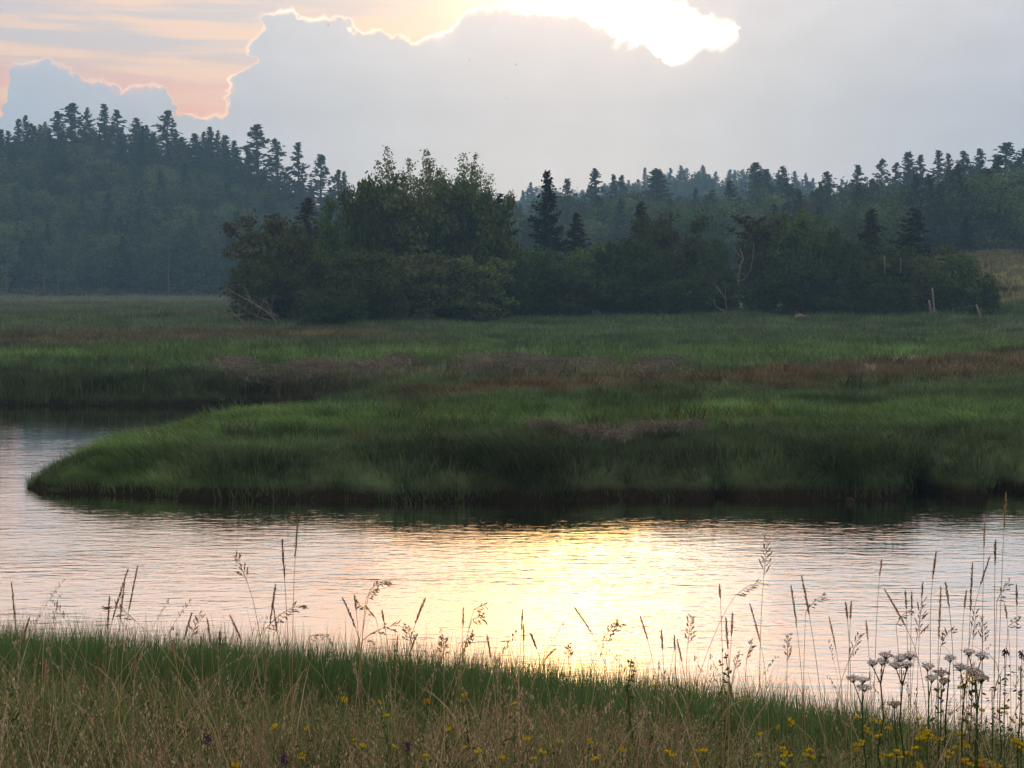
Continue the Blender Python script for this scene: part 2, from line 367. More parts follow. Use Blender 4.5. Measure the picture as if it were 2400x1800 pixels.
def zone_tint(x, y, z=0.85):
    """colour of the marsh sward (bands of different grasses; front bank shade and far mist are painted in)"""
    u, v = to_px(x, y, z)
    n1_ = fbm(x * 0.35, y * 0.22, 41, 3); n2_ = fbm(x * 0.06, y * 0.05, 43, 3); n3_ = fbm(x * 1.4, y * 0.9, 47, 2)
    v = v + n1_ * 9 * np.clip((v - 690) / 120, 0, 2) + n2_ * 8 * np.clip((v - 690) / 120, 0, 2)
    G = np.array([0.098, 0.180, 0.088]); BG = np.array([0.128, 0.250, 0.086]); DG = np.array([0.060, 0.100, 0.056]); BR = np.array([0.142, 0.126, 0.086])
    PG = np.array([0.150, 0.205, 0.120]); TAN = np.array([0.18, 0.18, 0.145]); FT = np.array([0.160, 0.172, 0.092])
    col = np.tile(G, (len(u), 1))
    def put(w, c):
        w = np.clip(w, 0, 1)[:, None]; col[:] = col * (1 - w) + c * w
    def band(c0, hw): return np.exp(-((v - c0) / hw) ** 4)
    put(0.9 * band(np.interp(u, [0, 600, 1300, 2400], [1010, 985, 985, 968]), 24), BG)
    put(0.7 * band(np.interp(u, [0, 2400], [1075, 1050]), 45), DG)  # front bank face: its shade is painted into the dark green
    put(0.85 * np.exp(-((u - 260) / 240) ** 2) * (v > 960), BG)
    # reddish-brown sedge band
    put(0.95 * band(np.interp(u, [800, 1100, 1600, 2000, 2400], [935, 926, 905, 880, 850]), np.interp(u, [800, 1600, 2400], [14, 22, 34])) * smooth(820, 1050, u), BR)
    put(0.6 * band(np.interp(u, [1200, 2400], [945, 915]), 16) * smooth(1100, 1300, u), G)
    put(0.9 * band(np.interp(u, [0, 800, 1500, 2400], [842, 838, 845, 812]), 13), BG)
    put(0.85 * band(np.interp(u, [0, 900], [800, 792]), 20) * smooth(1150, 700, u), BR)
    put(0.5 * band(775, 9) * smooth(900, 1400, u), PG)
    put(0.6 * band(735, 9) * smooth(1000, 700, u), BR)
    put(0.7 * band(764, 9) * smooth(900, 600, u), PG)
    put(0.6 * band(713, 6) * smooth(900, 600, u), BR)
    put(0.8 * (v < 712) * (u < 900), np.array([0.19, 0.235, 0.165]))  # mist over the far left meadow, painted as paler grass
    put(0.85 * smooth(872, 890, v) * smooth(960, 945, v) * smooth(900, 720, u), DG * 0.9)
    put(0.55 * band(882, 16) * smooth(500, 700, u) * smooth(1750, 1450, u), TAN)
    put(smooth(128, 140, np.hypot(x, y)) * smooth(2050, 2240, u), FT)
    put(0.35 * np.clip(n1_ * 1.6, 0, 1), PG); put(0.35 * np.clip(-n1_ * 1.6, 0, 1), DG)
    n4_ = fbm(x * 0.9, y * 2.6, 53, 2); n5_ = fbm(x * 0.45, y * 0.9, 59, 3); return col * np.clip(1 + 0.40 * n3_ + 0.45 * n4_ + 0.65 * n5_, 0.35, 2)[:, None]

# one sheet of ground: fine where the photo looks, coarse behind
azs = np.radians(np.concatenate([np.arange(-180, -34, 6.0), np.arange(-34, -24, 0.6), np.arange(-24, 24, 0.16), np.arange(24, 34, 0.6), np.arange(34, 180, 6.0)]))
rr = np.concatenate([[0.01], np.arange(0.6, 9, 0.35), np.arange(9, 15, 0.2), np.arange(15, 24, 1.0), np.arange(24, 31, 0.16), np.arange(31, 50.5, 0.30), 50.5 * 1.018 ** np.arange(0, 190)])
R_, A_ = np.meshgrid(rr, azs, indexing='ij'); gx = R_ * np.sin(A_); gy = R_ * np.cos(A_); gz = zt(gx, gy)
nr, na = R_.shape
i = (np.arange(nr - 1)[:, None] * na); j = np.arange(na)[None]; j2 = (j + 1) % na
Q = np.stack([i + j, i + j2, i + na + j2, i + na + j], -1).reshape(-1, 4)[:, ::-1]
def ground_mat():
    m = new_mat('marsh_ground'); t = m.node_tree; N = t.nodes; L = t.links
    out = N.new('ShaderNodeOutputMaterial'); b = N.new('ShaderNodeBsdfDiffuse')
    at = N.new('ShaderNodeAttribute'); at.attribute_name = 'cover'
    g = N.new('ShaderNodeNewGeometry'); sx = N.new('ShaderNodeSeparateXYZ'); L.new(g.outputs['Position'], sx.inputs[0])
    nz = N.new('ShaderNodeTexNoise'); nz.inputs['Scale'].default_value = 2.2; nz.inputs['Detail'].default_value = 8; nz.inputs['Roughness'].default_value = 0.7; L.new(g.outputs['Position'], nz.inputs[0])
    hs = N.new('ShaderNodeHueSaturation'); L.new(at.outputs['Color'], hs.inputs['Color'])
    mr = N.new('ShaderNodeMapRange'); L.new(nz.outputs[0], mr.inputs[0]); mr.inputs[1].default_value = 0.3; mr.inputs[2].default_value = 0.7; mr.inputs[3].default_value = 0.55; mr.inputs[4].default_value = 1.2
    L.new(mr.outputs[0], hs.inputs['Value'])
    mud = N.new('ShaderNodeMix'); mud.data_type = 'RGBA'; mud.inputs[7].default_value = (0.019, 0.019, 0.014, 1)
    md = N.new('ShaderNodeMath'); md.operation = 'MULTIPLY_ADD'; L.new(nz.outputs[0], md.inputs[0]); md.inputs[1].default_value = -0.35; L.new(sx.outputs[2], md.inputs[2])
    mm = N.new('ShaderNodeMapRange'); L.new(md.outputs[0], mm.inputs[0]); mm.inputs[1].default_value = 0.12; mm.inputs[2].default_value = -0.04
    L.new(mm.outputs[0], mud.inputs[0]); L.new(hs.outputs[0], mud.inputs[6])
    bp = N.new('ShaderNodeBump'); bp.inputs['Strength'].default_value = 0.8; bp.inputs['Distance'].default_value = 0.12; L.new(nz.outputs[0], bp.inputs['Height'])
    L.new(mud.outputs[2], b.inputs[0]); L.new(bp.outputs[0], b.inputs['Normal']); L.new(b.outputs[0], out.inputs[0]); return m
me = mesh_np('marsh_ground', np.stack([gx, gy, gz], -1).reshape(-1, 3), [Q], ground_mat(), True)
fx, fy = gx.ravel(), gy.ravel(); cov = np.tile(np.array([0.06, 0.075, 0.03]), (len(fx), 1))
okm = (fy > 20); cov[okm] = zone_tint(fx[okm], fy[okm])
forest = (np.hypot(fx, fy) > 262) & (fy > 0); cov[forest] = (0.030, 0.034, 0.020)
nb = (np.interp(fx, SH_X, SH_Y) - fy > -1); cov[nb] = (0.050, 0.055, 0.024)
ca = me.color_attributes.new('cover', 'FLOAT_COLOR', 'POINT'); ca.data.foreach_set('color', np.concatenate([cov, np.ones((len(fx), 1))], 1).astype(np.float32).ravel())
g = obj('marsh_ground', me); tag(g, 'salt marsh, near bank and wooded hills', kind='structure')

# ------------------------------------------------------------------ water
def water_mat():
    m = new_mat('river_water'); t = m.node_tree; N = t.nodes; L = t.links
    out = N.new('ShaderNodeOutputMaterial'); b = N.new('ShaderNodeBsdfPrincipled')
    b.inputs['Base Color'].default_value = (0.90, 0.87, 0.83, 1); b.inputs['Roughness'].default_value = 0.05; b.inputs['IOR'].default_value = 1.6; b.inputs['Metallic'].default_value = 1.0
    g = N.new('ShaderNodeNewGeometry')
    def nz(scale, sx, sy, det, rot=0.0, dist=0.0):
        mp = N.new('ShaderNodeMapping'); mp.inputs['Scale'].default_value = (sx, sy, 1); mp.inputs['Rotation'].default_value = (0, 0, rot); L.new(g.outputs['Position'], mp.inputs[0])
        n = N.new('ShaderNodeTexNoise'); n.inputs['Scale'].default_value = scale; n.inputs['Detail'].default_value = det; n.inputs['Distortion'].default_value = dist; L.new(mp.outputs[0], n.inputs[0]); return n.outputs[0]
    def mth(op, a, b_):
        n = N.new('ShaderNodeMath'); n.operation = op
        for k, v in enumerate((a, b_)):
            if isinstance(v, (int, float)): n.inputs[k].default_value = v
            else: L.new(v, n.inputs[k])
        return n.outputs[0]
    w1 = nz(1.0, 1.5, 5.2, 2.0, 0.06, 0.3)     # long low ripples, crests across the view
    w2 = nz(1.0, 5.0, 13.0, 2.0, -0.12, 0.4)
    w3 = nz(1.0, 0.25, 0.5, 2.0)               # breeze patches
    amp = N.new('ShaderNodeMapRange'); L.new(w3, amp.inputs[0]); amp.inputs[1].default_value = 0.35; amp.inputs[2].default_value = 0.65; amp.inputs[3].default_value = 0.55; amp.inputs[4].default_value = 1.1
    sxy = N.new('ShaderNodeSeparateXYZ'); L.new(g.outputs['Position'], sxy.inputs[0])
    lee = N.new('ShaderNodeMapRange'); L.new(sxy.outputs[1], lee.inputs[0]); lee.inputs[1].default_value = 20.5; lee.inputs[2].default_value = 25.5; lee.inputs[3].default_value = 1.0; lee.inputs[4].default_value = 0.62   # sheltered by the banks
    lee2 = N.new('ShaderNodeMapRange'); L.new(sxy.outputs[1], lee2.inputs[0]); lee2.inputs[1].default_value = 30.0; lee2.inputs[2].default_value = 38.0; lee2.inputs[3].default_value = 1.0; lee2.inputs[4].default_value = 0.30
    h = mth('MULTIPLY', mth('ADD', mth('MULTIPLY', w1, 1.0), mth('MULTIPLY', w2, 0.50)), mth('MULTIPLY', amp.outputs[0], mth('MULTIPLY', lee.outputs[0], lee2.outputs[0])))
    bp = N.new('ShaderNodeBump'); bp.inputs['Strength'].default_value = 1.0; bp.inputs['Distance'].default_value = 0.0125; L.new(h, bp.inputs['Height'])
    L.new(bp.outputs[0], b.inputs['Normal']); L.new(b.outputs[0], out.inputs[0]); return m
wv = [(-900, -2, 0), (900, -2, 0), (900, 140, 0), (-900, 140, 0)]
w = obj('river_water', mesh_np('river_water', wv, [np.array([[0, 1, 2, 3]])], water_mat())); tag(w, 'rippled tidal river reflecting the sunset', kind='structure')

# ------------------------------------------------------------------ scatter of uncountable plants (geometry nodes)
def scatter(name, pts, rotz, scl, idx, tint, protos, label, tilt=None):
    n = len(pts); me = bpy.data.meshes.new(name); me.vertices.add(n); me.vertices.foreach_set('co', np.asarray(pts, np.float32).ravel())
    rot = np.zeros((n, 3), np.float32); rot[:, 2] = rotz
    if tilt is not None: rot[:, :2] = tilt
    scl = np.asarray(scl, np.float32)
    if scl.ndim == 1: scl = np.repeat(scl[:, None], 3, 1)
    for nm, arr, ty, key in (('rot', rot, 'FLOAT_VECTOR', 'vector'), ('scl', scl, 'FLOAT_VECTOR', 'vector'), ('idx', np.asarray(idx, np.int32), 'INT', 'value')):
        a = me.attributes.new(nm, ty, 'POINT'); a.data.foreach_set(key, arr.ravel())
    a = me.attributes.new('tint', 'FLOAT_COLOR', 'POINT'); a.data.foreach_set('color', np.concatenate([tint, np.ones((n, 1))], 1).astype(np.float32).ravel())
    me.update()
    col = bpy.data.collections.new(name + '_kinds')
    for k, pm in enumerate(protos):
        po = bpy.data.objects.new('%s_kind_%02d' % (name, k), pm); col.objects.link(po)
    ng = bpy.data.node_groups.new(name, 'GeometryNodeTree')
    ng.interface.new_socket('Geometry', in_out='INPUT', socket_type='NodeSocketGeometry'); ng.interface.new_socket('Geometry', in_out='OUTPUT', socket_type='NodeSocketGeometry')
    N = ng.nodes; gi = N.new('NodeGroupInput'); go = N.new('NodeGroupOutput'); ip = N.new('GeometryNodeInstanceOnPoints'); ci = N.new('GeometryNodeCollectionInfo')
    ci.inputs[0].default_value = col; ci.inputs['Separate Children'].default_value = True; ci.inputs['Reset Children'].default_value = True
    def na_(nm, ty): q = N.new('GeometryNodeInputNamedAttribute'); q.data_type = ty; q.inputs[0].default_value = nm; return q.outputs[0]
    ng.links.new(gi.outputs[0], ip.inputs['Points']); ng.links.new(ci.outputs[0], ip.inputs['Instance']); ip.inputs['Pick Instance'].default_value = True
    ng.links.new(na_('idx', 'INT'), ip.inputs['Instance Index'])
    e2r = N.new('FunctionNodeEulerToRotation'); ng.links.new(na_('rot', 'FLOAT_VECTOR'), e2r.inputs[0]); ng.links.new(e2r.outputs[0], ip.inputs['Rotation'])
    ng.links.new(na_('scl', 'FLOAT_VECTOR'), ip.inputs['Scale']); ng.links.new(ip.outputs[0], go.inputs[0])
    o = obj(name, me); mod = o.modifiers.new('scatter', 'NODES'); mod.node_group = ng
    return tag(o, label, kind='stuff')
def clump(seed, n, h, spread, width, bend, mat, seg=2, hvar=0.35, comb=0.0):
    r = np.random.default_rng(seed); b = MB()
    base = np.zeros((n, 3)); base[:, :2] = r.normal(0, spread, (n, 2)); base[:, 2] = -0.04
    ln = r.normal(0, bend, (n, 2)) + base[:, :2] * 0.4; ln[:, 0] += comb
    b.blades(base, h * (1 + hvar * r.uniform(-1, 1, n)), ln, width * r.uniform(0.6, 1.3, n), r.uniform(0, 6.28, n), seg)
    return b.mesh('grass_clump', mat)

# ------------------------------------------------------------------ tree kinds (unit: 10 m tall)
def deciduous(seed, r=3.2, z0=1.2, nclump=46, nleaf=130, leaf=0.17, h=10.0, spread=0.16, top=1.0, stems=1, core=0.55):
    q = np.random.default_rng(seed); tb = MB(); cb = MB()
    zc = (z0 + h) / 2; hz = (h - z0) / 2
    d = rdir(nclump, q); rad = q.uniform(core, 1.0, nclump) ** 0.6
    lump = 1 + 0.22 * np.sin(3 * np.arctan2(d[:, 1], d[:, 0]) + seed) + 0.18 * np.sin(5 * d[:, 2] + seed * 2)
    cc = d * (rad * lump)[:, None] * np.array([r, r, hz]) ; cc[:, 2] += zc
    cc[:, 2] = np.clip(cc[:, 2], z0 * 0.8, h * 1.02)
    for c in cc:
        sg = r * spread * q.uniform(0.7, 1.35); n = int(nleaf * q.uniform(0.6, 1.3))
        p = c + q.normal(0, sg, (n, 3)) * np.array([1, 1, 0.75]); s = leaf * q.uniform(0.6, 1.3, n)
        u = rdir(n, q) * s[:, None]; v = np.cross(u, rdir(n, q)); v *= (s * 0.55 / (np.linalg.norm(v, axis=1) + 1e-6))[:, None]
        cb.diamonds(p, u, v)
    for k in range(stems):
        a = q.uniform(0, 6.28); off = 0 if stems == 1 else q.uniform(0.2, 0.5)
        b0 = np.array([math.cos(a) * off, math.sin(a) * off, -0.3]); tp = np.array([math.cos(a) * off * 4, math.sin(a) * off * 4, h * q.uniform(0.72, 0.88)])
        t = np.linspace(0, 1, 6)[:, None]; pts = b0 * (1 - t) + tp * t; pts[1:-1, :2] += q.normal(0, 0.12, (4, 2))
        tb.tube(pts, np.linspace(0.2 if stems == 1 else 0.10, 0.04, 6), 6)
        for l in range(7 if stems == 1 else 3):
            f = q.uniform(0.3, 0.85); s0 = b0 * (1 - f) + tp * f; e = cc[q.integers(nclump)]
            md = (s0 + e) / 2 + q.normal(0, 0.15, 3); tb.tube([s0, md, e], [0.07, 0.045, 0.015], 4)
    return tb, cb
def spruce(seed, R=1.9, h=10.0, ragged=0.3, z0=0.4, dense=1.0, spray=0.34):
    q = np.random.default_rng(seed); tb = MB(); cb = MB()
    tb.tube([(0, 0, -0.3), (0.03, 0, h * 0.35), (0, 0.03, h * 0.7), (0, 0, h * 0.985)], [0.16, 0.12, 0.06, 0.015], 6)
    nb_ = int(230 * dense); P = []; Uu = []
    sect = q.uniform(0.65, 1.15, (9, 8))                      # uneven sides
    for k in range(nb_):
        t = ((k + q.uniform(-2, 2)) / nb_); t = min(max(t, 0), 0.99) ** 0.88; z = z0 + (h - z0) * t
        a = q.uniform(0, 6.283); Ln = (R * (1 - t) ** 0.80 * (1 + ragged * q.uniform(-1.1, 0.6)) * sect[int(t * 8.9), int(a / 0.7855) % 8] + 0.06)
        dr = np.array([math.cos(a), math.sin(a)]); ns = max(3, int(Ln / 0.15)); f = np.linspace(0.1, 1.0, ns); slope = -0.42 + 0.75 * t
        zz = z + slope * Ln * f + 0.14 * Ln * f ** 3; base = np.stack([dr[0] * Ln * f, dr[1] * Ln * f, zz], 1)
        for side in (-1, 1):
            sp_ = spray * (0.55 + 0.6 * (1 - f)) * min(1.0, 0.20 + Ln * 0.8)
            u = np.array([dr[0] * 0.7 - side * dr[1] * 0.7, dr[1] * 0.7 + side * dr[0] * 0.7, -0.38])[None] * sp_[:, None]
            u = u + q.normal(0, 0.06, u.shape); P.append(base + u * 0.6); Uu.append(u * 0.75)
    P = np.concatenate(P); Uu = np.concatenate(Uu); v = np.cross(Uu, rdir(len(P), q)); v *= (0.10 / (np.linalg.norm(v, axis=1) + 1e-6))[:, None]
    cb.diamonds(P, Uu, v)
    cb.diamonds(np.array([[0, 0, h * 0.97]] * 6), np.array([[0.02, 0, 0.35]] * 6) + q.normal(0, .05, (6, 3)), np.array([[0.06, 0.02, 0]] * 6))
    return tb, cb
def pine(seed, R=2.6, h=10.0, z0=2.5, nb_=76, plume=0.40, flat=0.9, full=1.0, cone=1.0):
    q = np.random.default_rng(seed); tb = MB(); cb = MB()
    tb.tube([(0, 0, -0.3), (0.08, 0, h * 0.35), (-0.05, 0.05, h * 0.7), (0, 0, h * 0.97)], [0.2, 0.15, 0.08, 0.02], 6)
    for k in range(nb_):
        t = (k + q.uniform(0, 0.8)) / nb_; z = z0 + (h - z0) * t ** 0.9; a = q.uniform(0, 6.283)
        env = max(0.03, (1.01 - t)) ** cone * min(1.0, 0.65 + 1.4 * t); Ln = R * env * q.uniform(0.55, 1.15) * full + 0.04
        e = np.array([math.cos(a) * Ln, math.sin(a) * Ln, z + Ln * q.uniform(-0.02, 0.45)]); s0 = np.array([0, 0, z - 0.1])
        md = (s0 + e) / 2 - np.array([0, 0, 0.08 * Ln]); tb.tube([s0, md, e], [0.05, 0.035, 0.012], 4)
        nt = max(4, int(Ln * 3.6))
        for j_ in range(nt):
            f = q.uniform(0.3, 1.05); c = (1 - f) ** 2 * s0 + 2 * f * (1 - f) * md + f * f * e + q.normal(0, 0.20 * (1.1 - 0.7 * t), 3) * np.array([1, 1, flat])
            n = 13; dd = rdir(n, q); dd[:, 2] = np.abs(dd[:, 2]) * 1.1 - 0.25; u = dd * plume * (1 - 0.45 * t) * q.uniform(0.35, 0.7, n)[:, None]
            v = np.cross(u, rdir(n, q)); v *= (0.060 / (np.linalg.norm(v, axis=1) + 1e-6))[:, None]
            cb.diamonds(c + u * 0.6, u, v)
    n = 26; dd = rdir(n, q) * np.array([0.45, 0.45, 1.0]); dd[:, 2] = np.abs(dd[:, 2]) + 0.5; cb.diamonds(np.array([0, 0, h * 0.93]) + dd * 0.16, dd * 0.24, np.cross(dd, rdir(n, q)) * 0.035)
    return tb, cb
def poplar(seed, h=10.0, nst=9, R=2.3):
    """young poplar clump: upright stems, thin airy tips"""
    q = np.random.default_rng(seed); tb = MB(); cb = MB()
    for k in range(nst):
        a = q.uniform(0, 6.283); r0 = q.uniform(0.1, 0.5); r1 = R * q.uniform(0.25, 1.0); hh = h * (1.0 if k == 0 else q.uniform(0.72, 0.98))
        t = np.linspace(0, 1, 8)[:, None]; b0 = np.array([math.cos(a) * r0, math.sin(a) * r0, -0.3]); tp = np.array([math.cos(a) * r1, math.sin(a) * r1, hh])
        pts = b0 * (1 - t) + tp * t; pts[1:-1, :2] += q.normal(0, 0.07, (6, 2)); tb.tube(pts, np.linspace(0.07, 0.008, 8), 5)
        n = 620; f = q.uniform(0.12, 1.0, n) ** 0.85; spr = 0.60 * (1 - f) ** 0.75 + 0.13
        p = b0 * (1 - f)[:, None] + tp * f[:, None] + q.normal(0, 1, (n, 3)) * spr[:, None] * np.array([1, 1, 0.5])
        s = 0.085 * q.uniform(0.6, 1.3, n) * (1.35 - 0.45 * f); u = rdir(n, q) * s[:, None]; v = np.cross(u, rdir(n, q)); v *= (s * 0.75 / (np.linalg.norm(v, axis=1) + 1e-6))[:, None]
        cb.diamonds(p, u, v)
    return tb, cb
KIND = {}
def register(kind, builder, mt, ml, cname='crown', tname='trunk'):
    tb, cb = builder; KIND.setdefault(kind, []).append((tb.mesh(kind + '_trunk', mt, True), cb.mesh(kind + '_crown', ml), cname, tname))
for s in range(4): register('broadleaf', deciduous(100 + s, r=2.9 + 0.3 * s, z0=1.6, nclump=48, nleaf=110, leaf=0.20), m_bark, m_leaf)
for s in range(4): register('shrub', deciduous(200 + s, r=4.6 + 0.4 * s, z0=0.3, nclump=92, nleaf=120, leaf=0.24, stems=6, spread=0.098, core=0.35), m_bark, m_leaf, 'foliage', 'stems')
for s in range(4): register('spruce', spruce(300 + s, R=1.55 + 0.25 * s, ragged=0.25 + 0.08 * s), m_bark, m_needle)
for s in range(4): register('pine', pine(400 + s, R=2.2 + 0.35 * s, z0=2.0 + 0.5 * (s % 2)), m_bark, m_needle)
register('scrub_pine', pine(450, R=3.0, z0=7.9, nb_=26, flat=0.3, cone=0.25), m_bark, m_needle)
for s in range(2): register('poplar', poplar(500 + s, nst=9 + 2 * s), m_birch, m_leaf)
counts = {}
def tree(name, kind, px, py_top, d, width_px, label, group=None, tint=(1, 1, 1), var=None, base_lift=0.0, cat='tree', top_of=10.0):
    """a tree standing at depth d whose top reaches the given height"""
    p = at_depth(px, py_top, d); x = p[0]; z0 = float(zt(np.array([x]), np.array([d]))[0]) + base_lift
    h = max(p[2] - z0, 1.0); vs_ = KIND[kind]; c = counts.get(kind, 0); counts[kind] = c + 1
    tm, cm, cn, tn = vs_[(c if var is None else var) % len(vs_)]
    r = thing(name, label, cat, (x, d, z0), group, random.uniform(0, 6.28))
    co = np.array([v.co[:2] for v in cm.vertices[::7]]) if False else None
    wid = WIDTH[cm.name]; sz = h / TOP[cm.name]; sxy = (width_px / F * d) / wid if width_px else sz * random.uniform(0.9, 1.12)
    r.scale = (sxy, sxy, sz); r.rotation_euler = (random.gauss(0, 0.025), random.gauss(0, 0.025), r.rotation_euler[2])
    t = obj(tn, tm, r); k = obj(cn, cm, r); k.color = (*[tint[i] * random.uniform(0.9, 1.1) for i in range(3)], 1)
    return r
WIDTH = {}; TOP = {}
for k in KIND.values():
    for tm, cm, _, _ in k:
        co = np.empty(len(cm.vertices) * 3, np.float32); cm.vertices.foreach_get('co', co); co = co.reshape(-1, 3)
        WIDTH[cm.name] = 2 * np.percentile(np.hypot(co[:, 0], co[:, 1]), 96); TOP[cm.name] = np.percentile(co[:, 2], 99.6)

ORD = ['first', 'second', 'third', 'fourth', 'fifth', 'sixth', 'seventh', 'eighth', 'ninth', 'tenth', 'eleventh', 'twelfth', 'thirteenth', 'fourteenth', 'fifteenth', 'sixteenth', 'seventeenth', 'eighteenth', 'nineteenth', 'twentieth', 'twenty-first', 'twenty-second', 'twenty-third', 'twenty-fourth', 'twenty-fifth', 'twenty-sixth', 'twenty-seventh', 'twenty-eighth']

# ---- woods on the hills (one mass each) + the trees one can tell apart on their skylines
def stuff_kinds(names):
    out = []
    for nme in names:
        for tm, cm, _, _ in KIND[nme]:
            m2 = cm.copy(); m2.materials.clear(); m2.materials.append(m_needle_s if nme in ('spruce', 'pine') else m_leaf_s); out.append(m2)
    return out
WK = stuff_kinds(['broadleaf', 'spruce', 'pine'])     # 0-3 broadleaf, 4-7 spruce, 8-11 pine
def wood(name, u0, u1, d0, d1, n, conifer, hmin, hmax, label, ground_ok=None, seed=1):
    q = np.random.default_rng(seed); P = []
    cell = 6.0; seen = set(); tries = 0
    while len(P) < n and tries < n * 30:
        tries += 1; u = q.uniform(u0, u1); d = math.sqrt(q.uniform(d0 * d0, d1 * d1)); x = (u - 1200) / F * d
        key = (int(x / cell), int(d / cell))
        if key in seen: continue
        if ground_ok and not ground_ok(u, d, x): continue
        seen.add(key); P.append((x, d, u))
    P = np.array(P); n = len(P); z = zt(P[:, 0], P[:, 1]); con = q.random(n) < conifer(P[:, 2], P[:, 1])
    idx = np.where(con, np.where(q.random(n) < 0.6, q.integers(4, 8, n), q.integers(8, 12, n)), q.integers(0, 4, n))
    hh = q.uniform(hmin, hmax, n) * np.where(con, 1.12, 0.90) * (1 + 0.35 * fbm(P[:, 0] * 0.08, P[:, 1] * 0.05, seed, 2)) / 10; wd = hh * q.uniform(0.9, 1.25, n) * np.where(con, 1.0, 1.15)
    hh = hh * np.where((P[:, 1] > 345) & (P[:, 1] < 420), np.where(con, 0.95, 0.78), 1.0); wd = wd * np.where(con, 1.15, 0.95); hh = hh * np.where(con, 1.05, 1.1)
    tint = np.array([1, 1, 1]) * q.uniform(0.5, 1.6, (n, 1)) + q.normal(0, 0.05, (n, 3))
    tint[~con] *= np.array([1.0, 1.08, 0.95])
    return scatter(name, np.stack([P[:, 0], P[:, 1], z - 0.3], 1), q.uniform(0, 6.28, n), np.stack([wd, wd, hh], 1), idx, np.clip(tint, 0.4, 1.6), WK, label)
wood('hillside_wood', -500, 960, 276, 400, 700, lambda u, d: np.where(d < 300, 0.55, np.where(d > 360, 0.9, 0.40)), 9.5, 14.0, 'mixed wood covering the steep hill beyond the far meadow', seed=3)
wood('valley_wood', 900, 2050, 235, 345, 460, lambda u, d: np.where(d < 255, 0.4, 0.38), 8.5, 12.5, 'hazy mixed wood behind the thicket', seed=4)
wood('slope_wood', 1780, 3000, 190, 345, 420, lambda u, d: np.where(d > 290, 0.8, 0.5), 9.0, 13.0, 'mixed wood above the tawny field', lambda u, d, x: d > 196 + 6 * math.sin(x * 0.1), seed=5)
wood('distant_ridge_wood', 500, 3000, 500, 660, 620, lambda u, d: np.where(d > 600, 0.7, 0.4), 11, 15, 'bluish wood along the most distant ridge', seed=6)

left_sky = [(41, 279, 'spruce', 24, 385), (60, 271, 'spruce', 24, 385), (104, 286, 'spruce', 20, 385), (138, 262, 'pine', 50, 380), (166, 243, 'pine', 74, 378), (206, 254, 'spruce', 30, 388),
            (242, 245, 'spruce', 34, 384), (273, 258, 'pine', 64, 376), (321, 278, 'spruce', 38, 382), (344, 294, 'spruce', 30, 378), (387, 260, 'pine', 74, 374), (429, 322, 'spruce', 38, 372),
            (460, 313, 'spruce', 36, 376), (477, 309, 'spruce', 22, 382), (489, 298, 'spruce', 36, 380), (507, 306, 'spruce', 26, 380), (519, 318, 'spruce', 36, 374), (553, 330, 'spruce', 30, 372),
            (608, 294, 'pine', 84, 364), (655, 327, 'pine', 60, 366), (701, 335, 'pine', 62, 360), (749, 363, 'pine', 76, 352), (793, 399, 'pine', 44, 345), (809, 403, 'spruce', 26, 345), (854, 424, 'spruce', 22, 350)]
k = 0
for px, py, kind, wpx, d in left_sky:
    nm = 'spruce_tree' if kind == 'spruce' else 'pine_tree'; wpx *= 2.2 if kind == 'spruce' else 1.65
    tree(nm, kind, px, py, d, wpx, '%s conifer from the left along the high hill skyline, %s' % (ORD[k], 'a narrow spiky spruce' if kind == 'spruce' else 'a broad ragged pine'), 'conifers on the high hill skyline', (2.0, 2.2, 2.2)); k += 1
right_sky = [(1330, 420, 'pine', 44, 330), (1398, 395, 'pine', 62, 318), (1441, 410, 'pine', 40, 332), (1460, 411, 'pine', 40, 330), (1540, 398, 'spruce', 76, 305), (1767, 382, 'spruce', 56, 318), (1799, 399, 'spruce', 40, 318),
             (1832, 391, 'spruce', 58, 316), (1938, 404, 'pine', 60, 320), (2008, 388, 'pine', 66, 322), (2065, 373, 'pine', 56, 322), (2092, 382, 'pine', 44, 322), (2133, 357, 'spruce', 54, 318),
             (2163, 364, 'pine', 44, 322), (2198, 354, 'pine', 60, 318), (2226, 361, 'pine', 46, 322), (2259, 354, 'pine', 54, 318), (2299, 349, 'spruce', 40, 314), (2366, 335, 'pine', 84, 308), (2400, 349, 'pine', 70, 308)]
k = 0
for px, py, kind, wpx, d in right_sky:
    nm = 'spruce_tree' if kind == 'spruce' else 'pine_tree'; wpx *= 1.9 if kind == 'spruce' else 1.65
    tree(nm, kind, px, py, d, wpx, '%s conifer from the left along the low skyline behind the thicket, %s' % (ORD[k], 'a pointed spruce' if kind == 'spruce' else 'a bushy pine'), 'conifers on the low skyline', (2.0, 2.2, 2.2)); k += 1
ridge = [(1240, 428, 46), (1569, 394, 40), (1594, 388, 44), (1648, 387, 48), (1677, 402, 36), (1713, 398, 44), (1860, 402, 40), (1890, 406, 40)]
for k, (px, py, wpx) in enumerate(ridge):
    tree('pine_tree', 'pine', px, py, 600, wpx, '%s pine from the left on the palest, most distant blue ridge' % ORD[k], 'pines on the distant ridge', (1, 1, 1))
tree('spruce_tree', 'spruce', 1716, 426, 285, 96, 'broad hazy spruce standing out of the wood behind the dead white branches', None, (1, 1, 1), 3)
tree('spruce_tree', 'spruce', 1653, 458, 262, 34, 'thin pointed hazy spruce in the wood, between two broad ones', None, (1, 1, 1), 0)
tree('pine_tree', 'pine', 1630, 442, 290, 50, 'small hazy pine rising behind the thin pointed spruce', None)
tree('pine_tree', 'pine', 2322, 436, 225, 150, 'big dark pine at the wood edge above the tawny field', None, (0.9, 0.95, 1.0), 3)
tree('spruce_tree', 'spruce', 2263, 514, 172, 66, 'small dark spruce alone at the top of the tawny field', None, (0.9, 0.9, 0.9), 2)

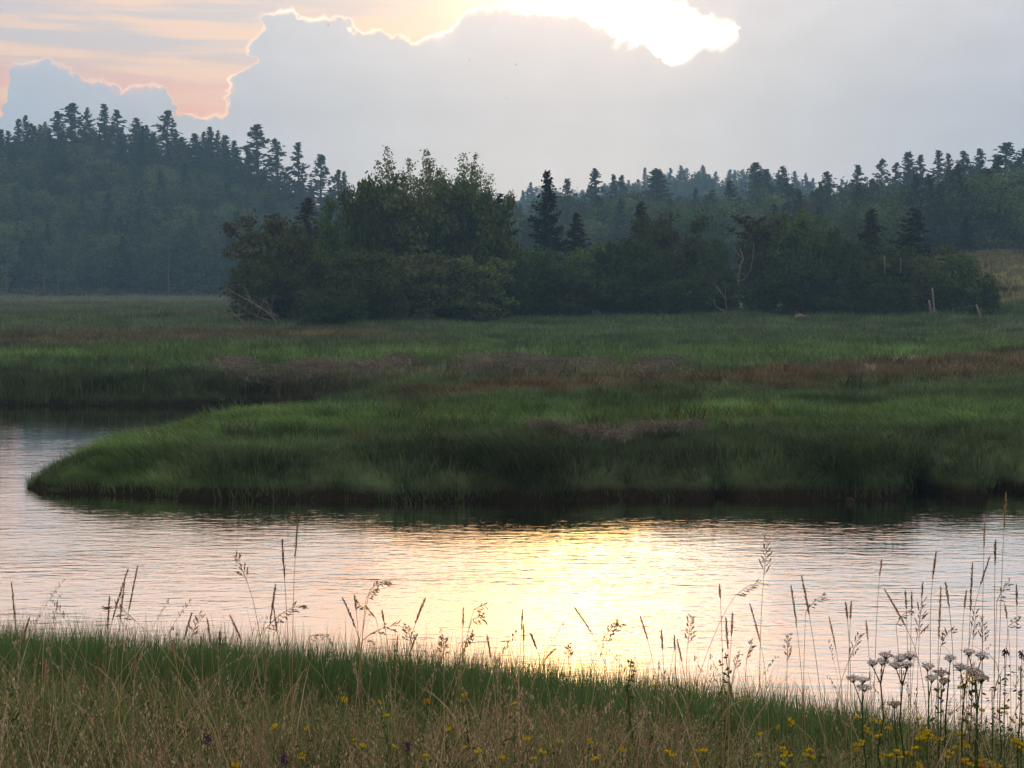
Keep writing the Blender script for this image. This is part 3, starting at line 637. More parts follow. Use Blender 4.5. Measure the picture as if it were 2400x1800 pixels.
# birch trunks glimpsed in the hill wood
for k, (px, y0, y1, d) in enumerate([(20, 395, 428, 330), (88, 405, 445, 318), (108, 560, 650, 277), (138, 535, 625, 277), (182, 570, 640, 279), (395, 575, 610, 278), (18, 580, 700, 274), (512, 540, 580, 280)]):
    a = at_depth(px, y0, d); b_ = at_depth(px + random.uniform(-4, 4), y1, d); zg = float(zt(np.array([b_[0]]), np.array([d]))[0])
    r = thing('birch_trunk', '%s pale bare birch trunk from the left showing in the hill wood' % ORD[sorted([20, 88, 108, 138, 182, 395, 18, 512]).index(px)], 'trunk', (b_[0], d, zg), 'pale trunks in the hill wood')
    tb = MB(); H_ = a[2] - zg; t = np.linspace(0, 1, 7)[:, None]; top = np.array([a[0] - b_[0], 0, H_]); pts = top * t; pts[1:-1, :2] += rng.normal(0, 0.12, (5, 2)); pts[0, 2] = -0.3
    tb.tube(pts, np.linspace(0.13, 0.04, 7), 6); obj('trunk', tb.mesh('birch_trunk', m_birch, True), r)
    for s in (-1, 1):
        lb = MB(); f = random.uniform(0.65, 0.9); p0 = top * f; lb.tube([p0, p0 + np.array([s * 0.5, 0, 0.7]), p0 + np.array([s * 0.7, 0.1, 1.6])], [0.06, 0.04, 0.01], 4)
        obj('limb', lb.mesh('birch_limb', m_birch, True), r)

# ------------------------------------------------------------------ thicket on the marsh
THK = [  # name kind px ytop d width label tint var
    ('scrub_pine', 'pine', 721, 466, 112, 130, 'dark layered pine poking above the left end of the thicket', (1.9, 2.0, 1.5), 1),
    ('willow_shrub', 'shrub', 625, 510, 103, 200, 'rounded dark shrub at the left end of the thicket, among dead branches', (0.9, 0.85, 0.9), 0),
    ('alder_shrub', 'shrub', 590, 610, 98, 120, 'low dark shrub beneath the leftmost dead branches', (0.85, 0.85, 0.9), 1),
    ('alder_shrub', 'shrub', 790, 478, 108, 160, 'round green shrub just right of the dark layered pine', (1.0, 1.1, 0.8), 2),
    ('alder_shrub', 'shrub', 868, 440, 109, 150, 'tall green shrub at the left foot of the airy poplars', (1.05, 1.1, 0.85), 3),
    ('alder_shrub', 'shrub', 705, 535, 100, 190, 'low broad shrub in front of the dark layered pine', (0.85, 0.9, 0.85), 2),
    ('alder_shrub', 'shrub', 835, 590, 97, 190, 'low broad shrub in front of the tall poplars, left one', (0.85, 0.9, 0.85), 3),
    ('poplar_clump', 'poplar', 955, 358, 111, 150, 'tallest airy poplar clump with thin leafy tips against the sky', (1.6, 1.55, 1.1), 0),
    ('poplar_clump', 'poplar', 1000, 362, 112, 160, 'airy poplar clump, second from the left of the tall thin-tipped group', (1.5, 1.5, 1.05), 1),
    ('poplar_clump', 'poplar', 1056, 374, 112, 160, 'airy poplar clump, third from the left of the tall thin-tipped group', (1.5, 1.5, 1.05), 0),
    ('poplar_clump', 'poplar', 1108, 378, 112, 130, 'rightmost airy poplar of the tall thin-tipped group', (1.6, 1.55, 1.1), 1),
    ('alder_shrub', 'shrub', 955, 418, 107, 230, 'big brownish green shrub below the tallest poplar tips', (1.0, 0.95, 0.9), 0),
    ('alder_shrub', 'shrub', 1080, 432, 107, 210, 'big dark shrub below the rightmost poplar tips', (1.0, 0.95, 0.85), 1),
    ('alder_shrub', 'shrub', 1160, 462, 107, 150, 'tall olive shrub at the right shoulder of the airy poplars', (1.0, 1.05, 0.85), 2),
    ('spruce_tree', 'spruce', 1184, 456, 108, 120, 'broad blurred spruce between the poplars and the tall dark spruce', (1.2, 1.15, 1.0), 3),
    ('spruce_tree', 'spruce', 1290, 404, 116, 120, 'tall dark ragged spruce standing alone above the middle of the thicket', (0.72, 0.70, 0.85), 2),
    ('spruce_tree', 'spruce', 1346, 500, 116, 100, 'short dark spruce at the right shoulder of the tall ragged spruce', (0.75, 0.75, 0.9), 1),
    ('spruce_tree', 'spruce', 1503, 476, 118, 110, 'dark spruce behind the alder mass right of centre', (0.8, 0.8, 0.9), 2),
    ('alder_shrub', 'shrub', 980, 600, 99, 200, 'low broad shrub in front of the tall poplars, middle one', (0.85, 0.88, 0.85), 1),
    ('alder_shrub', 'shrub', 1110, 605, 101, 190, 'low broad shrub in front of the tall poplars, right one', (0.85, 0.9, 0.85), 0),
    ('alder_shrub', 'shrub', 1240, 585, 106, 200, 'green alder at the foot of the tall dark spruce', (0.95, 1.1, 0.75), 3),
    ('alder_shrub', 'shrub', 1370, 578, 107, 190, 'alder between the tall dark spruce and the dark dense alder', (0.95, 1.05, 0.8), 2),
    ('alder_shrub', 'shrub', 1480, 560, 107, 180, 'alder below the dark spruce right of centre', (0.85, 0.95, 0.8), 1),
    ('alder_shrub', 'shrub', 1580, 506, 108, 170, 'dense dark round-topped alder right of the middle spruces', (0.85, 0.9, 0.75), 0),
    ('alder_shrub', 'shrub', 1675, 568, 107, 130, 'lower alder left of the dead white branches', (0.8, 0.9, 0.8), 2),
    ('flat_topped_pine', 'scrub_pine', 1758, 504, 110, 120, 'thin pine with a flat rusty crown above the dead white branches', (1.6, 1.0, 0.85), 0),
    ('alder_shrub', 'shrub', 1785, 535, 109, 140, 'dark alder beneath the flat rusty pine crown', (0.85, 0.88, 0.8), 3),
    ('alder_shrub', 'shrub', 1870, 500, 108, 190, 'broad dark alder right of the flat rusty pine crown', (0.85, 0.9, 0.78), 1),
    ('alder_shrub', 'shrub', 1965, 545, 107, 140, 'alder left of the two dark spruces at the right end', (0.85, 0.92, 0.8), 2),
    ('spruce_tree', 'spruce', 2044, 492, 109, 130, 'left one of two dark spruces near the right end of the thicket', (1.0, 1.0, 0.9), 2),
    ('spruce_tree', 'spruce', 2138, 490, 109, 180, 'right one of two dark spruces near the right end of the thicket', (1.0, 1.0, 0.9), 3),
    ('alder_shrub', 'shrub', 2060, 575, 106, 150, 'alder in front of the two dark spruces', (0.9, 0.95, 0.8), 0),
    ('alder_shrub', 'shrub', 2160, 600, 105, 130, 'low alder behind the upright weathered posts', (0.85, 0.9, 0.8), 3),
    ('alder_shrub', 'shrub', 2240, 585, 106, 180, 'round green shrub closing the right end of the thicket', (0.9, 1.05, 0.8), 2),
    ('alder_shrub', 'shrub', 2310, 655, 107, 90, 'small low shrub trailing off at the right end of the thicket', (0.9, 1.0, 0.85), 1),
]
def push(px): return float(np.interp(px, [850, 1300], [1.03, 1.12]))
for nm, kind, px, py, d, wpx, lab, tint, var in THK:
    d = d * push(px) + random.uniform(-1.5, 1.5); f_ = random.uniform(0.6, 1.2) if 'shrub' in nm else 0.8; tint = tuple(c * f_ for c in tint)
    tree(nm, kind, px, py, d, wpx, lab, None, tint, var, cat='shrub' if 'shrub' in nm else 'tree')
for k, (px, py, wpx, d) in enumerate([(760, 665, 130, 96), (900, 660, 140, 96.5), (1040, 665, 150, 100), (1180, 655, 150, 103), (1320, 650, 160, 104), (1392, 655, 130, 105), (1460, 650, 150, 104), (1600, 640, 150, 104.5), (1720, 655, 130, 105), (1840, 645, 140, 104), (1960, 650, 150, 104), (2080, 655, 130, 104)]):
    d = d * push(px) + random.uniform(-3.5, 2.0); py += random.uniform(-20, 25)
    tree('bramble_shrub', 'shrub', px, py, d, wpx * random.uniform(0.7, 1.2), '%s from the left of the low dark shrubs along the thicket foot' % ORD[k], 'low shrubs along the thicket foot', (0.42, 0.48, 0.46), k, cat='shrub')  # dark tint stands in for shade beneath the taller crowns

# bare dead limbs
def limb(b, p0, d0, L, r, depth, q, up=0.0):
    n = 5; pts = [np.array(p0, float)]; d = np.array(d0, float)
    for k in range(n - 1):
        d = d + q.normal(0, 0.16, 3) + np.array([0, 0, up]); d /= np.linalg.norm(d); pts.append(pts[-1] + d * L / (n - 1))
    b.tube(pts, np.linspace(r, r * 0.45, n), 5)
    if depth:
        for k in range(3):
            i_ = q.integers(1, n); dd = d + q.normal(0, 0.55, 3); dd /= np.linalg.norm(dd); limb(b, pts[i_], dd, L * q.uniform(0.4, 0.65), r * 0.45, depth - 1, q, up)
p = at_level(575, 745, 0.8); q = np.random.default_rng(5)
r = thing('dead_shrub', 'bare grey dead branches fanning out at the left end of the thicket', 'branches', ((575 - 1200) / F * 96.0, 96.0, float(zt(np.array([-18.0]), np.array([96.0]))[0])))
for k in range(13):
    b = MB(); a = q.uniform(-0.4, 0.9); limb(b, (q.uniform(0, 2.6), q.uniform(-0.6, 0.4), q.uniform(0.1, 1.9)), (-0.85 + 0.35 * q.normal(), -0.25, 0.25 + a), q.uniform(1.2, 2.2), 0.024, 2, q, 0.02); obj('branch', b.mesh('dead_branch', m_dead, True), r)
def snag(label, pts_px, d, rads, name='dead_branch', cat='branch'):
    d = d * 1.10
    P = np.array([at_depth(px, py, d + dd) for (px, py, dd) in pts_px[0]]); base = P[0].copy()
    r = thing(name, label, cat, base)
    for k, line in enumerate(pts_px):
        b = MB(); Q_ = np.array([at_depth(px, py, d + dd) for (px, py, dd) in line]) - base
        b.tube(Q_, np.linspace(rads[k], rads[k] * 0.4, len(Q_)), 6); obj('trunk' if k == 0 else 'limb', b.mesh('dead_limb', m_dead, True), r)
snag('white dead limb forked like a hook, high in the thicket under the flat rusty crown', [[(1733, 745, 3), (1731, 690, 2), (1731, 650, 0.4), (1735, 620, 0), (1742, 608, 0), (1740, 598, 0), (1734, 582, 0)], [(1735, 602, 0), (1727, 590, 0), (1721, 584, 0)], [(1728, 658, 0.5), (1745, 655, 0.2), (1760, 630, 0), (1764, 605, 0), (1767, 570, 0.2)]], 102.5, [0.075, 0.04, 0.035])
snag('pale dead limb leaning left, below the forked white one', [[(1705, 745, 2), (1700, 700, 0.5), (1695, 694, 0), (1683, 676, 0), (1677, 668, 0), (1668, 669, 0)], [(1702, 715, 0.5), (1700, 690, 0), (1702, 672, 0)]], 102.0, [0.06, 0.035])
snag('thin pale dead limb curving out low at the thicket foot', [[(1705, 748, 2), (1697, 728, 0), (1680, 720, 0), (1674, 710, 0), (1673, 700, 0)]], 101.5, [0.05])
snag('pale stub of a dead trunk in the alders left of the posts', [[(2076, 745, 9), (2075, 655, 6.0), (2074, 632, 0), (2073, 612, 0), (2071, 598, 0)], [(2110, 640, 1), (2112, 615, 0), (2110, 604, 0)]], 101.5, [0.07, 0.05])

# driftwood and posts
P = at_level(1890, 752, 0.85); base = np.array([(1890 - 1200) / F * 111, 111.0, float(zt(np.array([23.0]), np.array([111.0]))[0])])
r = thing('driftwood', 'grey bleached driftwood branch arched in the grass before the thicket', 'driftwood', base)
for k, (a0, a1, hgt) in enumerate([(-0.85, 0.75, 0.62), (-0.7, 0.95, 0.5), (-0.55, 0.5, 0.4), (-0.8, 0.1, 0.72)]):
    b = MB(); t = np.linspace(0, 1, 8); xs = a0 + (a1 - a0) * t; zs = 0.05 + hgt * np.sin(np.pi * (0.25 + 0.7 * t)) ; b.tube(np.stack([xs, 0.12 * k + 0.1 * np.sin(5 * t), zs], 1), np.linspace(0.085, 0.04, 8), 6); obj('limb', b.mesh('driftwood_limb', m_dead, True), r)
for lab, (xt, yt), (xb, yb), rad in [('weathered grey fence post leaning left, in front of the right-hand shrub', (2177, 703), (2187, 748), 0.095), ('thin tall grey post standing behind the leaning one', (2185, 675), (2193, 735), 0.075), ('weathered grey fence post leaning left, alone beyond the end of the thicket', (2288, 714), (2306, 750), 0.10)]:
    d = 112.0; pb = at_depth(xb, yb, d); pt = at_depth(xt, yt, d); zg = float(zt(np.array([pb[0]]), np.array([d]))[0]); t = np.linspace(0, 1, 6)[:, None]
    top = np.array([pt[0] - pb[0], 0.0, pt[2] - zg]); pts = np.array([0, 0, -0.3]) * (1 - t) + top * t; pts[1:-1, 0] += rng.normal(0, 0.012, 4); b = MB(); b.tube(pts, [rad, rad * 0.98, rad * 0.95, rad * 0.9, rad * 0.88, rad * 0.7], 8)
    o = obj('fence_post', b.mesh('fence_post', m_dead, True), None, (pb[0], d, zg)); tag(o, lab, 'post')

# ------------------------------------------------------------------ marsh grass
gk = [clump(10 + s, 18, 0.25, 0.12, 0.011, 0.08, m_grass, comb=0.02) for s in range(4)] + [clump(20 + s, 20, 0.23, 0.13, 0.011, 0.10, m_grass, seg=3, comb=0.16) for s in range(3)]
def field(n, u0, u1, d0, d1, seed):
    q = np.random.default_rng(seed); d = np.sqrt(q.uniform(d0 * d0, d1 * d1, n)); u = q.uniform(u0, u1, n); return (u - 1200) / F * d, d, q
x, y, q = field(60000, -250, 2650, 25.0, 50.0, 71); s = shore_s(x, y); ok = (s > 0.02); x, y, s = x[ok], y[ok], s[ok]
dens = np.where(s < 2.0, 1.0, 0.62); ok = q.random(len(x)) < dens; x, y, s = x[ok], y[ok], s[ok]; n = len(x)
sw = fbm(x * 0.3, y * 0.25, 77, 2)
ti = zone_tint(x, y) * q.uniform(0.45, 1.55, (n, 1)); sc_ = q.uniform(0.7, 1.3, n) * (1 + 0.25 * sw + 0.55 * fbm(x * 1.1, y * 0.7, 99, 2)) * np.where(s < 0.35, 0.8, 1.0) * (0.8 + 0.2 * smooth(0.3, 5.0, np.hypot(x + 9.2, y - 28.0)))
idx = np.where(sw > 0.12, q.integers(4, 7, n), q.integers(0, 4, n)); rz = np.where(sw > 0.12, 2.5 + 3 * vnoise(x * 0.25, y * 0.2, 81), q.uniform(0, 6.28, n)) + q.normal(0, 0.35, n)
tl = q.normal(0, 0.10, (n, 2)); tl[:, 0] += np.where(s < 0.9, 0.45 * np.exp(-((y - 26.5) / 3) ** 2), 0)   # grass hangs over the bank
scatter('marsh_grass', np.stack([x, y, zt(x, y) - 0.02], 1), rz, sc_, idx, ti, gk, 'green salt-marsh grass over the near peninsula and creek banks', np.zeros((n, 2)) + tl * 0.6)
gk2 = [clump(30 + s, 22, 0.42, 0.24, 0.030, 0.14, m_grass) for s in range(4)]
x, y, q = field(42000, -250, 2650, 46.0, 128.0, 72); s = shore_s(x, y); ok = (s > 0.1); x, y = x[ok], y[ok]; n = len(x)
keep = q.random(n) < np.clip(55 / y, 0, 1) ** 0.3; x, y = x[keep], y[keep]; n = len(x)
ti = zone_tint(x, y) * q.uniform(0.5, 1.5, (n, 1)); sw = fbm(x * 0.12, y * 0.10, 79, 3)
scatter('meadow_grass', np.stack([x, y, zt(x, y) - 0.03], 1), q.uniform(0, 6.28, n), q.uniform(0.7, 1.2, n) * (1 + 0.55 * sw) * (1 + 0.9 * smooth(92, 104, y) * np.clip(fbm(x * 0.5, y * 0.5, 7, 2) + 0.3, 0, 1)), q.integers(0, 4, n), ti, gk2, 'banded green and brown meadow grass in front of the thicket')
gk3 = [clump(40 + s, 20, 0.6, 0.6, 0.09, 0.25, m_grass) for s in range(3)]
x, y, q = field(16000, -300, 2700, 126.0, 285.0, 73); u = 1200 + F * x / y
ok = (u < 1000) | ((u > 2100) & (y < 200)); x, y = x[ok], y[ok]; n = len(x); ti = zone_tint(x, y) * q.uniform(0.8, 1.2, (n, 1))
scatter('far_meadow_grass', np.stack([x, y, zt(x, y) - 0.05], 1), q.uniform(0, 6.28, n), q.uniform(0.7, 1.2, n), q.integers(0, 3, n), ti, gk3, 'pale hazy meadow and tawny field beyond the thicket')
# flattened straw left by the tide
q = np.random.default_rng(9); b = MB(); nst = 26
def straw(seed):
    q = np.random.default_rng(seed); b = MB(); n = 26; c = q.normal(0, 0.22, (n, 3)); c[:, 2] = 0.28 + q.uniform(-0.06, 0.08, n); a = q.normal(0, 0.5, n); L_ = q.uniform(0.06, 0.22, n)
    u = np.stack([np.cos(a) * L_, np.sin(a) * L_, q.normal(0, 0.05, n)], 1); v = np.cross(u, [0, 0.3, 1]); v *= (0.010 / np.linalg.norm(v, axis=1))[:, None]; b.diamonds(c, u, v); return b.mesh('straw', m_dry)
sk = [straw(k) for k in range(3)]
pts = []
for (u0, u1, v0, v1, cnt) in [(520, 1620, 858, 892, 1000), (700, 1250, 850, 868, 200), (1340, 1480, 1038, 1054, 60), (1480, 1650, 1030, 1040, 60), (1240, 1330, 1025, 1035, 40), (530, 590, 1020, 1032, 10)]:
    k = 0
    while k < cnt:
        u = q.uniform(u0, u1); v = q.normal((v0 + v1) / 2, (v1 - v0) / 3.5); 
        if vnoise(u * 0.015, v * 0.05, 4) < 0.5 and cnt > 150: k += 0.3; continue
        p = at_level(u, v, 0.72); pts.append(p[:2]); k += 1
pts = np.array(pts); n = len(pts)
scatter('tide_wrack', np.stack([pts[:, 0], pts[:, 1], zt(pts[:, 0], pts[:, 1])], 1), q.normal(0, 0.5, n), np.where(pts[:, 1] < 40, 0.55, 1.0)[:, None] * q.uniform(0.7, 1.4, (n, 1)) * np.where(pts[:, 1] < 40, 1.0, 1.0)[:, None] * np.array([1, 1, 1]) + np.where(pts[:, 1] < 40, 1, 0)[:, None] * np.array([0, 0, 0.45]), q.integers(0, 3, n), np.array([0.24, 0.245, 0.23]) * q.uniform(0.4, 1.4, (n, 1)), sk, 'grey-tan mats of dead reed straw lying on the marsh')

# coarser sedge tussocks standing in the sward
tk = [clump(130 + s, 26, 0.40, 0.10, 0.020, 0.16, m_grass, seg=3) for s in range(4)]
x, y, q = field(5200, -200, 2600, 27.5, 92.0, 131); s = shore_s(x, y); dn = fbm(x * 0.25, y * 0.2, 133, 2); ok = (s > 0.5) & (dn > -0.08) & (q.random(len(x)) < np.clip(40 / y, 0, 1)); x, y = x[ok], y[ok]; n = len(x)
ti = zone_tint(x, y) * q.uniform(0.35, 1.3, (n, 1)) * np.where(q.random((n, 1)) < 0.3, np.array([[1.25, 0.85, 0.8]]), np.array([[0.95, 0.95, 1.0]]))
scatter('sedge_tussocks', np.stack([x, y, zt(x, y) - 0.02], 1), q.uniform(0, 6.28, n), q.uniform(0.55, 1.25, n), q.integers(0, 4, n), ti, tk, 'coarse sedge tussocks scattered through the marsh sward')
# ------------------------------------------------------------------ near bank: cordgrass, then dry meadow
def near_s(x, y): return np.interp(x, SH_X, SH_Y) - y
ck = [clump(60 + s, 22, 0.46, 0.06, 0.0055, 0.08, m_grass, seg=3, hvar=0.5) for s in range(4)]
q = np.random.default_rng(61); y = q.uniform(7.0, 15.5, 26000); x = q.uniform(-0.42, 0.42, 26000) * y; s = near_s(x, y)
ok = (s > 0.0) & (s < 5.0) & (q.random(len(x)) < np.where(s < 1.2, 1.0, 0.55)); x, y, s = x[ok], y[ok], s[ok]; n = len(x)
right = smooth(0.5, 3.5, x); hsc = q.uniform(0.8, 1.25, n) * (1.08 - 0.45 * right) * np.clip(0.55 + s * 0.5, 0.55, 1.05)
ti = (np.array([0.110, 0.220, 0.080]) * (1 - 0.3 * right[:, None]) + np.array([0.05, 0.03, 0.01]) * right[:, None]) * q.uniform(0.75, 1.25, (n, 1)) * (1 + 0.25 * fbm(x, y, 5, 2))[:, None]
scatter('cordgrass', np.stack([x, y, zt(x, y) - 0.02], 1), q.uniform(0, 6.28, n), np.stack([np.full(n, 1.0), np.full(n, 1.0), hsc], 1), q.integers(0, 4, n), ti, ck, 'fresh green cordgrass fringing the near water edge')

def dry_clump(seed, n=6, h=0.46):
    q = np.random.default_rng(seed); b = MB()
    for k in range(n):
        hh = h * q.uniform(0.6, 1.25); ln = q.normal(0, 0.10, 2); b0 = np.array([*q.normal(0, 0.05, 2), -0.03]); f = q.uniform(0, 6.28)
        b.blades(b0[None], np.array([hh]), ln[None], np.array([0.0023]), np.array([f]), 4)
        m = q.integers(10, 26); t = q.uniform(0.62, 1.0, m); c = b0 + np.stack([ln[0] * t ** 2, ln[1] * t ** 2, hh * t * (1.25 - 0.25 * t)], 1)
        c = c + q.normal(0, 1, (m, 3)) * (0.032 * (1.15 - t))[:, None] * np.array([1.4, 1.4, 0.6]); u = q.normal(0, 0.3, (m, 3)); u[:, 2] = 1; u *= 0.0055; v = np.cross(u, rdir(m, q)); v *= (0.0017 / (np.linalg.norm(v, axis=1) + 1e-9))[:, None]
        b.diamonds(c, u, v)
    return b.mesh('dry_grass_clump', m_dry)
dk = [dry_clump(80 + s) for s in range(7)]
q = np.random.default_rng(83); y = np.sqrt(q.uniform(3.7 ** 2, 9.6 ** 2, 5200)); x = q.uniform(-0.42, 0.42, 5200) * y; s = near_s(x, y)
hfl = np.clip(1.15 - 0.08 * (y - 4), 0.6, 1.2) * (1 - 0.18 * smooth(0.08, 0.25, x / y))
lim = np.interp(x / y, [-0.36, -0.15, 0.08, 0.36], [5.4, 5.6, 7.2, 8.2]); ok = (s > 2.0) & (q.random(len(x)) < 0.27 * (0.4 + 1.2 * vnoise(x * 1.1, y * 1.1, 12)) * np.where(y < lim, 1.0, 0.10)); x, y, hfl = x[ok], y[ok], hfl[ok]; n = len(x)
mixn = vnoise(x * 1.3, y * 0.8, 91)[:, None]
ti = (np.array([0.33, 0.26, 0.175]) * (1 - mixn) + np.array([0.42, 0.37, 0.25]) * mixn) * q.uniform(0.5, 1.4, (n, 1))
scatter('dry_meadow_grass', np.stack([x, y, zt(x, y) - 0.02], 1), q.uniform(0, 6.28, n), q.uniform(0.75, 1.25, n) * hfl, q.integers(0, 7, n), ti, dk, 'dry tan bent-grass with hazy seed panicles along the near bank')
hk = [clump(95 + s, 16, 0.34, 0.07, 0.0048, 0.13, m_grass, seg=3) for s in range(4)]
q = np.random.default_rng(97); y = np.sqrt(q.uniform(3.5 ** 2, 10.0 ** 2, 7000)); x = q.uniform(-0.42, 0.42, 7000) * y; s = near_s(x, y); ok = s > 1.8; x, y = x[ok], y[ok]; n = len(x)
ti = np.array([0.135, 0.205, 0.080]) * q.uniform(0.4, 1.5, (n, 1)) + np.array([0.10, 0.07, 0.045]) * (q.random((n, 1)) < 0.2)
scatter('meadow_herbage', np.stack([x, y, zt(x, y) - 0.02], 1), q.uniform(0, 6.28, n), q.uniform(0.7, 1.35, n), q.integers(0, 4, n), ti, hk, 'olive green undergrowth of the near bank')

def leafy_clump(seed):
    q = np.random.default_rng(seed); b = MB()
    for k in range(5):
        hh = q.uniform(0.22, 0.48); ln = q.normal(0, 0.07, 2); b0 = np.array([*q.normal(0, 0.05, 2), -0.03]); b.blades(b0[None], np.array([hh]), ln[None], np.array([0.004]), np.array([q.uniform(0, 6)]), 3)
        m = 16; t = q.uniform(0.2, 1.0, m); c = b0 + np.stack([ln[0] * t ** 2, ln[1] * t ** 2, hh * t * (1.25 - 0.25 * t)], 1) + q.normal(0, 0.014, (m, 3)); u = rdir(m, q); u[:, 2] = np.abs(u[:, 2]) * 0.7; u *= 0.017 * q.uniform(0.6, 1.3, (m, 1)); v = np.cross(u, rdir(m, q)); v *= (0.0065 / (np.linalg.norm(v, axis=1) + 1e-9))[:, None]; b.diamonds(c, u, v)
    return b.mesh('leafy_clump', m_grass)
lk_ = [leafy_clump(150 + k) for k in range(6)]
q = np.random.default_rng(151); y = np.sqrt(q.uniform(3.8 ** 2, 8.8 ** 2, 1500)); x = q.uniform(-0.42, 0.42, 1500) * y; ok = (near_s(x, y) > 2.0) & (q.random(1500) < np.interp(x / y, [-0.4, 0.1, 0.25, 0.4], [0.25, 0.4, 0.9, 1.0])); x, y = x[ok], y[ok]; n = len(x)
scatter('leafy_herbs', np.stack([x, y, zt(x, y) - 0.02], 1), q.uniform(0, 6.28, n), q.uniform(0.7, 1.2, n), q.integers(0, 6, n), np.array([0.085, 0.135, 0.055]) * q.uniform(0.5, 1.5, (n, 1)), lk_, 'dark green leafy herbs mixed into the near bank, thickest under the yarrow')
def straw_stems(seed, n=3):
    q = np.random.default_rng(seed); b = MB()
    for k in range(n):
        hh = q.uniform(0.45, 0.85); ln = q.normal(0, 0.20, 2); b0 = np.array([*q.normal(0, 0.06, 2), -0.03]); f = q.uniform(0, 6.28)
        b.blades(b0[None], np.array([hh]), ln[None], np.array([0.0030]), np.array([f]), 5)
        if q.random() < 0.6:
            m = 16; t = q.uniform(0.84, 1.0, m); c = b0 + np.stack([ln[0] * t ** 2, ln[1] * t ** 2, hh * t * (1.25 - 0.25 * t)], 1) + q.normal(0, 0.004, (m, 3)); u = q.normal(0, 0.2, (m, 3)); u[:, 2] = 1; u *= 0.008; v = np.cross(u, rdir(m, q)); v *= (0.0026 / (np.linalg.norm(v, axis=1) + 1e-9))[:, None]; b.diamonds(c, u, v)
    return b.mesh('straw_stems', m_dry)
stk_ = [straw_stems(110 + k) for k in range(8)]
q = np.random.default_rng(113); y = np.sqrt(q.uniform(3.8 ** 2, 7.5 ** 2, 230)); x = q.uniform(-0.42, 0.42, 230) * y; ok = near_s(x, y) > 2.2; x, y = x[ok], y[ok]; n = len(x)
scatter('straw_stems', np.stack([x, y, zt(x, y) - 0.02], 1), q.uniform(0, 6.28, n), q.uniform(0.7, 1.15, n), q.integers(0, 8, n), np.array([0.46, 0.40, 0.29]) * q.uniform(0.55, 1.15, (n, 1)), stk_, 'pale straw stems crossing above the near bank grass')

